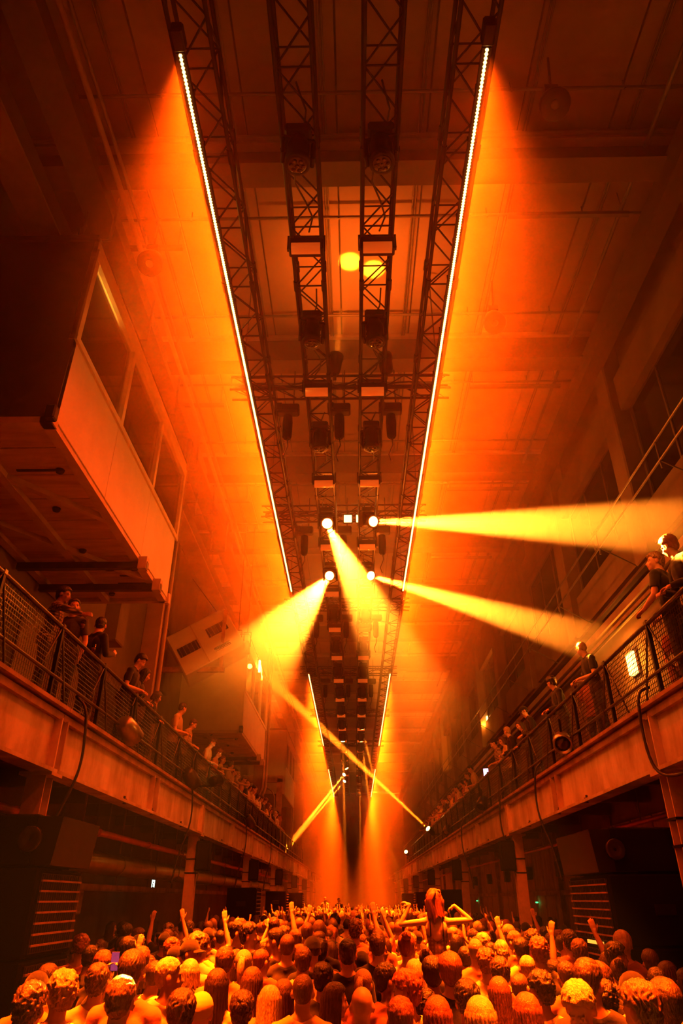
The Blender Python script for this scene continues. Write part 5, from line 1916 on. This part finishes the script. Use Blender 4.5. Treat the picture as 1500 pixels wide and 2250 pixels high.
FRONT = [
    (-1.96, 4.99, 0.994, 'm', 'curly', 'dark brown', 'short', 'charcoal', 1, 0),
    (-1.94, 5.43, 1.010, 'm_turn', 'curly', 'dark blond', 'short', 'cream', 0, 0),
    (-1.41, 4.96, 1.020, 'm', 'short', 'brown', 'short', 'orange', 1, 0),
    (-1.64, 5.95, 1.058, 'm', 'quiff', 'dark brown', 'short', 'rust', 1, 0),
    (-1.76, 7.12, 0.992, 'm_turn', 'balding', 'dark brown', 'short', 'white', 1, -40),
    (-1.54, 6.75, 1.003, 'm', 'short', 'brown', 'short', 'white', 1, 0),
    (-1.61, 7.93, 0.960, 'f', 'bob', 'blond', 'short', 'black', 0, 0),
    (-1.12, 6.63, 0.972, 'f', 'long', 'dark brown', 'short', 'yellow', 0, 0),
    (-1.06, 5.70, 0.932, 'm', 'BEANIE', 'dark blond', 'short', 'yellow', 0, 0),
    (-1.10, 5.26, 0.961, 'm', 'wavy', 'dark brown', 'short', 'charcoal', 1, 10),
    (-1.23, 7.63, 1.027, 'm', 'short', 'brown', 'short', 'orange', 1, 0),
    (-1.11, 8.06, 1.005, 'f', 'pony', 'blond', 'short', 'orange', 0, 0),
    (-0.98, 8.47, 0.999, 'm_away', 'buzz', 'auburn', 'short', 'rust', 1, 0),
    (-0.75, 8.84, 1.068, 'm', 'balding', 'brown', 'short', 'charcoal', 0, 0),
    (-0.51, 7.89, 1.024, 'm', 'crop', 'brown', 'short', 'white', 1, 0),
    (-0.40, 9.12, 1.028, 'm', 'short', 'black', 'short', 'orange', 2, 0),
    (-0.39, 6.08, 0.984, 'm', 'buzz', 'brown', 'short', 'yellow', 1, 0),
    (-0.69, 6.55, 0.912, 'f_turn', 'long', 'blond', 'short', 'rust', 0, -10),
    (-0.91, 7.32, 0.950, 'f_side', 'long', 'brown', 'short', 'cream', 0, 60),
    (-0.83, 6.08, 0.910, 'm', 'messy', 'dark brown', 'short', 'black', 1, 0),
    (-0.30, 7.47, 0.954, 'm', 'messy', 'black', 'short', 'charcoal', 2, 0),
    (-0.16, 6.53, 0.925, 'f_side', 'long', 'dark brown', 'short', 'rust', 1, -5),
    (-0.61, 6.98, 0.915, 'f', 'long', 'brown', 'short', 'orange', 1, 0),
    (-0.08, 8.08, 1.051, 'm', 'short', 'black', 'short', 'black', 2, 0),
    (0.07, 9.30, 0.958, 'm', 'HAT', 'dark brown', 'short', 'cream', 1, 0),
    (0.04, 5.64, 0.965, 'm', 'BALD', 'brown', 'short', 'beige', 0, 0),
    (0.24, 8.86, 1.068, 'm', 'short', 'dark brown', 'short', 'black', 1, 0),
    (0.53, 8.46, 1.081, 'f', 'bun', 'auburn', 'short', 'white', 0, 0),
    (0.57, 7.97, 0.960, 'f', 'long', 'blond', 'short', 'orange', 0, 0),
    (0.26, 6.79, 0.988, 'm_side', 'short', 'black', 'short', 'rust', 3, 20),
    (0.37, 6.01, 0.987, 'm_turn', 'messy', 'red', 'short', 'cream', 0, 30),
    (0.68, 7.28, 0.992, 'm', 'thick', 'black', 'short', 'black', 2, 0),
    (0.78, 6.77, 1.026, 'm', 'thick', 'auburn', 'short', 'black', 1, 0),
    (0.78, 5.85, 0.963, 'm', 'wavy', 'black', 'short', 'orange', 2, 0),
    (0.53, 6.41, 0.902, 'm', 'curly', 'black', 'short', 'black', 3, 0),
    (0.53, 5.49, 0.935, 'f', 'bob', 'auburn', 'short', 'cream', 0, 0),
    (1.19, 6.92, 0.930, 'f', 'long', 'auburn', 'short', 'white', 0, 0),
    (1.35, 7.69, 0.974, 'm', 'wavy', 'dark brown', 'short', 'rust', 1, 0),
    (1.33, 8.33, 0.995, 'm', 'curly', 'auburn', 'short', 'beige', 1, 0),
    (1.31, 8.86, 1.043, 'm', 'buzz', 'dark blond', 'short', 'orange', 0, 0),
    (1.25, 9.30, 0.985, 'm', 'crop', 'black', 'short', 'black', 2, 0),
    (0.27, 5.12, 0.954, 'm', 'short', 'auburn', 'short', 'charcoal', 1, 0),
    (0.75, 5.10, 0.957, 'f', 'bob', 'blond', 'short', 'yellow', 0, 0),
    (1.89, 9.26, 1.034, 'm', 'short', 'black', 'short', 'yellow', 1, 0),
    (1.92, 8.50, 1.047, 'm', 'curly', 'auburn', 'short', 'charcoal', 1, 0),
    (1.45, 7.27, 0.935, 'm_side', 'balding', 'brown', 'short', 'orange', 1, 50),
    (1.39, 6.25, 0.976, 'm_turn', 'curly', 'black', 'short', 'beige', 2, -10),
    (2.15, 8.91, 0.920, 'm', 'thick', 'black', 'short', 'black', 3, 0),
    (1.90, 7.44, 0.975, 'm', 'crop', 'dark brown', 'short', 'rust', 1, 0),
    (1.53, 5.43, 1.056, 'm_away', 'short', 'dark brown', 'short', 'black', 2, 0),
    (1.34, 5.02, 1.001, 'm_down', 'wavy', 'blond', 'short', 'white', 0, 135),
    (1.14, 5.61, 0.939, 'f', 'bob', 'auburn', 'short', 'rust', 0, 0),
    (1.56, 4.62, 1.021, 'm_turn', 'wavy', 'brown', 'short', 'charcoal', 1, -10),
    (1.86, 5.05, 1.006, 'm', 'thick', 'dark brown', 'short', 'black', 1, 0),
    (-2.98, 9.05, 0.992, 'm_turn', 'short', 'black', 'long', 'charcoal', 1, -60),
    (-2.21, 7.08, 0.942, 'm_phone', 'HAT', 'black', 'long', 'black', 1, 0),
    (-2.19, 8.57, 0.957, 'f_raise', 'short', 'dark brown', 'short', 'black', 1, 0),
    (-2.54, 8.93, 1.044, 'm_turn', 'short', 'black', 'short', 'charcoal', 2, -60),
    (-2.34, 10.26, 0.998, 'm_away', 'curly', 'red', 'short', 'black', 1, 20),
    (-0.57, 12.51, 1.087, 'f_raise', 'long', 'brown', 'short', 'black', 0, 0),
    (-0.67, 11.08, 1.100, 'm', 'buzz', 'brown', 'short', 'white', 1, 0),
    (-0.00, 11.72, 1.100, 'm_raise', 'curly', 'brown', 'short', 'orange', 1, 0),
    (-1.35, 13.21, 1.100, 'm_raise', 'short', 'dark brown', 'short', 'orange', 1, 0),
    (-0.92, 9.27, 1.088, 'm_turn', 'crop', 'black', 'short', 'charcoal', 2, 40),
    (-1.63, 11.06, 1.100, 'm_turn', 'short', 'black', 'short', 'black', 1, -130),
    (-1.35, 10.18, 1.097, 'm_side', 'wavy', 'black', 'short', 'charcoal', 1, 0),
    (1.74, 5.87, 0.962, 'm', 'curly', 'black', 'short', 'charcoal', 2, 0),
]
taken = []
rows = sorted(range(len(FRONT)), key=lambda i: FRONT[i][0] / FRONT[i][1])
for n, i in enumerate(rows):
    x, y, sc, var, hair, hcol, sl, scol, skin, rz = FRONT[i]
    place = '%s near head from left' % ORD[n] if n < 33 else '%s near head from right' % ORD[len(rows) - 1 - n]
    if var == 'm_phone':
        lab = 'man in a dark cap filming with a phone held up in both hands'
    elif var.endswith('raise'):
        lab = describe(var, hair, hcol, sl, scol) + ', one arm raised, ' + place
    else:
        lab = describe(var, hair, hcol, sl, scol) + ', ' + place
    person((x, y, 0), R(rz), sc, var, hair, hcol, sl, scol, skin, lab, 'people in the crowd', beard=(i == 4))
    taken.append((x, y))
taken += [(1.09, 10.97), (1.09, 10.7)]

# more of the crowd behind and between them
rnd = random.Random(11)
blocked = [(s0 * 3.15 - 0.6, s0 * 3.15 + 0.6, yy - 0.3, yy + 1.4) for yy, s0 in ((21.6, -1), (31.0, -1), (40.5, -1), (26.1, 1), (35.5, 1), (45.0, 1))]
blocked += [(-4.7, -2.95, 7.5, 9.2), (2.95, 4.7, 9.7, 11.9), (-4.4, -3.5, 17.5, 20.0), (3.6, 4.4, 17.5, 20.0)]


def free(x, y, r):
    for a, b, c, d in blocked:
        if a < x < b and c < y < d:
            return False
    return all((x - a) ** 2 + (y - b) ** 2 > r * r for a, b in taken)


fill = []
cand = []
y = 6.3
while y < 46:
    w = 3.3 + (0.25 if y > 12 else 0.0)
    if y < 7:
        w = 0.34 * y + 0.3
    x = -w
    while x < w:
        cand.append((x + rnd.uniform(-0.16, 0.16), y + rnd.uniform(-0.16, 0.16)))
        x += 0.50
    y += 0.46
side_c = []
for k in range(60):
    side_c.append((rnd.uniform(-6.0, -4.3), rnd.uniform(9.5, 21)))
    side_c.append((rnd.uniform(4.4, 5.6), rnd.uniform(12.2, 24)))
for c in cand:
    if free(c[0], c[1], 0.40) and not (-0.6 < c[0] - 1.09 < 0.6 and 9.9 < c[1] < 10.6):
        fill.append(c)
        taken.append(c)
sides = []
for c in side_c:
    if len(sides) < 16 and free(c[0], c[1], 0.6):
        sides.append(c)
        taken.append(c)
fill.sort(key=lambda c: c[1])
N_IND = 140
near, rest = fill[:N_IND], fill[N_IND:]
MV = ['m', 'm', 'm', 'm_turn', 'm_away', 'm_down', 'm_side']
FV = ['f', 'f', 'f', 'f_turn', 'f_side']
MH = ['short', 'crop', 'quiff', 'curly', 'wavy', 'messy', 'thick', 'buzz', 'balding', 'short', 'HAT']
FH = ['long', 'long', 'bob', 'pony', 'bun', 'long_wavy']
HC = ['black', 'black', 'black', 'dark brown', 'dark brown', 'dark brown', 'brown', 'brown', 'auburn', 'dark blond', 'blond']
SCOL = ['black', 'black', 'black', 'charcoal', 'white', 'cream', 'orange', 'rust', 'grey', 'navy', 'beige', 'yellow']
per = 11
for r0 in range(0, len(near), per):
    row = sorted(near[r0:r0 + per])
    for n, (x, y) in enumerate(row):
        fem = rnd.random() < 0.36
        var = rnd.choice(FV if fem else MV)
        q = rnd.random()
        if q < 0.07 and y > 9:
            var = rnd.choice(['f_raise'] if fem else ['m_raise', 'm_cheer'])
        hair = rnd.choice(FH if fem else MH)
        hcol, scol, skin = rnd.choice(HC), rnd.choice(SCOL), rnd.choice([0, 1, 1, 2, 2, 3])
        sl = rnd.choice(['short', 'short', 'long'])
        sc = rnd.uniform(0.93, 1.0) if fem else rnd.uniform(0.96, 1.06)
        lab = describe(var, hair, hcol, sl if sl in LIB[var] else 'short', scol) + ', %s from left in %s crowd row' % (ORD[n], ORD[r0 // per])
        person((x, y, 0), R(rnd.uniform(-18, 18)), sc, var, hair, hcol, sl, scol, skin, lab, 'people in the crowd')
sides.sort(key=lambda c: (c[0] > 0, c[1]))
cnt = {False: 0, True: 0}
for (x, y) in sides:
    rt = x > 0
    fem = rnd.random() < 0.4
    var = rnd.choice(FV if fem else MV)
    hair = rnd.choice(FH if fem else MH)
    hcol, scol = rnd.choice(HC[:4]), rnd.choice(['black', 'black', 'charcoal', 'grey'])
    lab = describe(var, hair, hcol, 'short', scol) + ', %s in the dark under %s balcony' % (ORD[cnt[rt]], 'right' if rt else 'left')
    cnt[rt] += 1
    person((x, y, 0), R(rnd.uniform(-60, 60)), rnd.uniform(0.95, 1.04), var, hair, hcol, 'short', scol, 1, lab, 'people under the balconies')

# the woman on somebody's shoulders
person((1.09, 10.97, 0), 0, 1.0, 'm', 'short', 'brown', 'short', 'black', 1, 'man carrying the bare-armed woman on his shoulders', None)
person((1.09, 10.80, 0.545), R(-3), 1.0, 'rider', 'updo', 'red', 'camisole', 'lace', 0,
       'woman sitting on shoulders above the crowd, flexing both bare arms', None, legcol='black')

# ------------------------------------------------------------------ people on the balconies
#  y, distance behind the rail, height scale, turn, pose, hair, hair colour, sleeve, shirt, skin, words
BAL_R = [
    (8.45, 0.22, 1.07, -50, 'look_up', 'wavy', 'dark blond', 'short', 'black', 0, 'young man with lit blond waves gazing up from the right balcony rail'),
    (7.95, 0.30, 1.06, 0, 'lean_back', 'thick', 'auburn', 'long', 'black', 0, 'person in black hoodie beside the blond man on the right balcony'),
    (11.85, 0.27, 1.01, 0, 'lean_back', 'buzz', 'dark blond', 'short', 'black', 0, 'man with bright cropped hair and black T-shirt on the right balcony'),
    (14.0, 0.27, 1.00, 0, 'lean_back', 'thick', 'black', 'long', 'black', 1, 'dark-haired man in black top resting hands on the right railing'),
    (13.6, 0.75, 0.98, 40, 'hold', 'messy', 'black', 'short', 'rust', 1, 'dark-haired person standing behind the cropped man on the right balcony'),
    (16.4, 0.27, 1.00, 0, 'lean', 'HAT', 'dark brown', 'long', 'black', 0, 'man in dark cap looking down from the right balcony'),
    (17.2, 0.28, 0.90, 0, 'flean', 'long', 'dark brown', 'long', 'charcoal', 0, 'woman with long dark hair leaning next to the capped man'),
    (18.7, 0.27, 1.00, 0, 'lean_back', 'crop', 'blond', 'long', 'black', 0, 'blond man in black jacket on the right balcony'),
    (20.4, 0.27, 1.02, 0, 'lean', 'short', 'black', 'short', 'striped', 1, 'man in striped shirt bending over the right railing'),
    (19.5, 0.30, 0.95, 0, 'flean', 'bob', 'brown', 'short', 'cream', 0, 'woman between the blond man and the striped shirt'),
    (24.9, 0.27, 1.03, 0, 'lean', 'short', 'black', 'short', 'cream', 1, 'man in cream T-shirt leaning out near the glowing phone'),
]
BAL_L = [
    (9.2, 0.38, 1.00, 20, 'reach', 'thick', 'black', 'long', 'plaid', 3, 'man in plaid shirt with an arm out on the left balcony'),
    (9.85, 0.33, 1.02, -95, 'hold', 'short', 'dark brown', 'short', 'charcoal', 1, 'man facing the camera with a glass on the left balcony'),
    (10.65, 0.26, 1.04, 60, 'hold', 'short', 'black', 'long', 'black', 1, 'man in black seen from behind on the left balcony'),
    (12.5, 0.27, 1.03, 0, 'lean', 'thick', 'black', 'short', 'black', 1, 'dark-haired man in black vest leaning over the left railing'),
    (13.1, 0.29, 0.97, 0, 'flean', 'long', 'black', 'long', 'charcoal', 1, 'person in dark top close beside the leaning man'),
    (14.2, 0.30, 0.88, 0, 'flean', 'bob', 'dark brown', 'long', 'black', 1, 'small dark-haired woman peering over the left railing'),
    (16.3, 0.26, 1.04, 0, 'lean_turn', 'crop', 'dark brown', 'short', 'beige', 1, 'man in beige T-shirt leaning far out on the left balcony'),
    (17.4, 0.27, 0.97, 0, 'lean', 'short', 'brown', 'long', 'checked beige', 1, 'person in checked beige shirt bent over the left railing'),
    (20.0, 0.27, 1.00, 0, 'lean', 'short', 'brown', 'short', 'cream', 0, 'person in pale shirt leaning beyond the checked shirt'),
]
for side, lst in ((1, BAL_R), (-1, BAL_L)):
    for y, back, sc, turn, var, hair, hcol, sl, scol, skin, lab in lst:
        x = side * (BX + 0.10 + back)
        rz = R(90) if side > 0 else R(-90)
        person((x, y, BF), rz + R(turn), sc, var, hair, hcol, sl, scol, skin, lab, 'people on the balconies')
# further along both balconies
LV = ['lean', 'lean_turn', 'lean_back', 'flean', 'lean', 'hold', 'reach']
for side, y0, n, nm in ((1, 26.0, 26, 'right'), (-1, 21.2, 30, 'left')):
    y = y0
    for k in range(n):
        var = rnd.choice(LV)
        if var in ('lean_turn', 'lean_back'):
            var = 'lean_back' if side > 0 else 'lean_turn'
        fem = var == 'flean'
        hair = rnd.choice(FH if fem else MH[:9])
        hcol, scol = rnd.choice(HC), rnd.choice(SCOL)
        if side < 0 and abs(y - 34.0) < 0.6:
            y = 34.7
        back = 0.28 if var != 'hold' else rnd.uniform(0.35, 0.8)
        lab = describe(var, hair, hcol, 'short', scol) + ', %s along the far %s balcony' % (ORD[k], nm)
        person((side * (BX + 0.10 + back), y, BF), R(90 * side) + R(rnd.uniform(-15, 15)), rnd.uniform(0.93, 1.0), var, hair, hcol, 'short', scol, rnd.choice([0, 1, 2]), lab, 'people far along the balconies')
        y += rnd.uniform(0.50, 0.85)
# somebody sitting on a stool behind the mesh
person((4.75, 9.6, BF - 0.355), R(150), 1.0, 'sitting', 'messy', 'black', 'short', 'rust', 2, 'dark-haired person sitting low behind the right mesh railing', 'people on the balconies')
st = tag(empty('stool', (4.75, 9.6, BF)), 'low dark stool under the person behind the right mesh', 'stool')
MB().cham((0, 0, 0.395), (0.36, 0.36, 0.05), 0.015).build('seat', M['black'], st)
for sx in (-1, 1):
    for sy in (-1, 1):
        MB().box((sx * 0.15, sy * 0.15, 0.19), (0.03, 0.03, 0.37)).build('leg', M['black'], st)

# ------------------------------------------------------------------ things held or set down
ph = tag(empty('phone', (-2.21, 7.46, 1.70), (R(8), 0, 0)), 'phone with a reddish camera screen held above the crowd', 'phone')
MB().cham((0, 0, 0), (0.078, 0.010, 0.155), 0.004).build('case', M['black'], ph)
MB().box((0, -0.006, 0), (0.070, 0.002, 0.145)).build('screen', M['screen_red'], ph)
gp = tag(empty('phone', (4.02, 22.1, BF + RH + 0.14), (R(5), 0, R(-20))), 'phone glowing white on the right balcony rail', 'phone')
MB().cham((0, 0, 0), (0.16, 0.012, 0.22), 0.006).build('case', M['black'], gp)
MB().box((0, -0.007, 0), (0.15, 0.002, 0.21)).build('screen', M['screen'], gp)
MB().box((0, 0.02, -0.13), (0.05, 0.06, 0.03)).build('stand', M['black'], gp)
M['cup'] = glass_material('plastic_cup', (0.85, 0.75, 0.6), 1.4)
for k, (x, y, z, w) in enumerate(((-4.0, 9.56, BF + 1.22, 'held by the man facing the camera'), (-3.95, 10.0, BF + RH + 0.03, 'standing on the left rail'),
                                  (3.95, 12.15, BF + RH + 0.03, 'standing on the right rail'))):
    t = tag(empty('drinking_glass', (x, y, z)), 'clear plastic cup ' + w, 'cup')
    MB().lathe([(0.028, 0), (0.036, 0.13), (0.034, 0.13), (0.026, 0.006)], 14).build('cup', M['cup'], t)
    MB().lathe([(0.026, 0.008), (0.031, 0.075)], 12).build('drink', M['plank'], t)

# ------------------------------------------------------------------ the far crowd, too many and too small to tell apart
def coarse(kind):
    arms = None
    if kind == 'raise':
        arms = {1: ((0.30, 0.08, 1.54), (0.24, 0.14, 1.81), (-0.1, 0.1, 1), (0, 1, 0))}
    if kind == 'cheer':
        arms = {1: ((0.30, 0.06, 1.56), (0.20, 0.10, 1.82), (-0.2, 0.1, 1.0), (0, 1, 0)), -1: ((-0.31, 0.08, 1.52), (-0.30, 0.16, 1.79), (0.1, 0.1, 1.0), (0, 1, 0))}
    B, H = figure(arms=arms, hands=False)
    B.p = [p for p in B.p if p[2] not in ('eye', 'lip', 'foot')]
    P, N, Q = fuse(B, 0.034, 1)
    part = B.parts_of(P)
    L = P - H[:3, 3]
    hair = np.isin(part, ['head']) & scalp_mask(L, -0.01)
    P = P + N * np.where(hair, 0.018, 0.0)[:, None]
    shirt = np.isin(part, ['torso', 'pelvis', 'upper_arm']) & (P[:, 2] < 1.47)
    leg = part == 'leg'
    keep = P[:, 2] > 0.55
    used = keep[Q].all(1)
    q = Q[used]
    u = np.unique(q)
    new = np.full(len(P), -1)
    new[u] = np.arange(len(u))
    return P[u], new[q], hair[u], shirt[u], leg[u]


CO = {k: coarse(k) for k in ('stand', 'raise', 'cheer')}
pts, qs, cols, base = [], [], [], 0
hcv = [np.array(c) for c in ((0.02, 0.015, 0.012), (0.06, 0.036, 0.024), (0.14, 0.08, 0.045), (0.30, 0.12, 0.05), (0.55, 0.42, 0.24))]
scv = [np.array(c) for c in ((0.016, 0.016, 0.018), (0.02, 0.02, 0.02), (0.05, 0.05, 0.055), (0.7, 0.66, 0.58), (0.55, 0.25, 0.1), (0.3, 0.28, 0.26))]
for (x, y) in rest:
    q = rnd.random()
    k = 'stand' if q < 0.80 else ('raise' if q < 0.92 else 'cheer')
    P, Q, hr, sh, lg = CO[k]
    a = rnd.uniform(-0.4, 0.4)
    s = rnd.uniform(0.95, 1.06)
    p = (P * s) @ rotz(a).T + np.array([x, y, 0])
    c = np.tile(np.array([0.62, 0.42, 0.32]), (len(P), 1))
    c[hr] = rnd.choice(hcv)
    c[sh] = rnd.choice(scv)
    c[lg] = (0.03, 0.03, 0.04)
    pts.append(p)
    qs.append(Q + base)
    cols.append(c)
    base += len(P)
cm = bpy.data.materials.new('crowd_cloth_and_hair')
cm.use_nodes = True
ca = cm.node_tree.nodes.new('ShaderNodeVertexColor')
ca.layer_name = 'tint'
cm.node_tree.links.new(ca.outputs['Color'], cm.node_tree.nodes['Principled BSDF'].inputs['Base Color'])
cm.node_tree.nodes['Principled BSDF'].inputs['Roughness'].default_value = 0.6
if pts:
    cr_ = put('crowd', np_mesh('crowd', np.concatenate(pts), np.concatenate(qs), np.concatenate(cols)), cm)
    tag(cr_, 'dense far crowd of heads and raised hands reaching to the stage', 'crowd', kind='stuff')

# stage platform with two performers seen over the crowd
sp = tag(empty('stage_platform', (-0.3, 48.2, 0)), 'low dark stage platform at the far end of the hall', 'stage')
MB().cham((0, 0, 0.25), (6.0, 2.6, 0.5), 0.02).build('deck', M['black_matt'], sp)
MB().cham((0, -0.6, 0.95), (2.6, 0.7, 0.9), 0.03).build('desk', M['black'], sp)
person((-1.85, 48.4, 0.5), R(180), 1.02, 'm', 'short', 'dark blond', 'short', 'cream', 0, 'distant performer in pale top standing above the crowd', 'performers on the stage')
person((-1.0, 48.2, 0.5), R(170), 1.0, 'm_turn', 'short', 'black', 'short', 'black', 1, 'distant performer in black standing beside the pale one', 'performers on the stage')
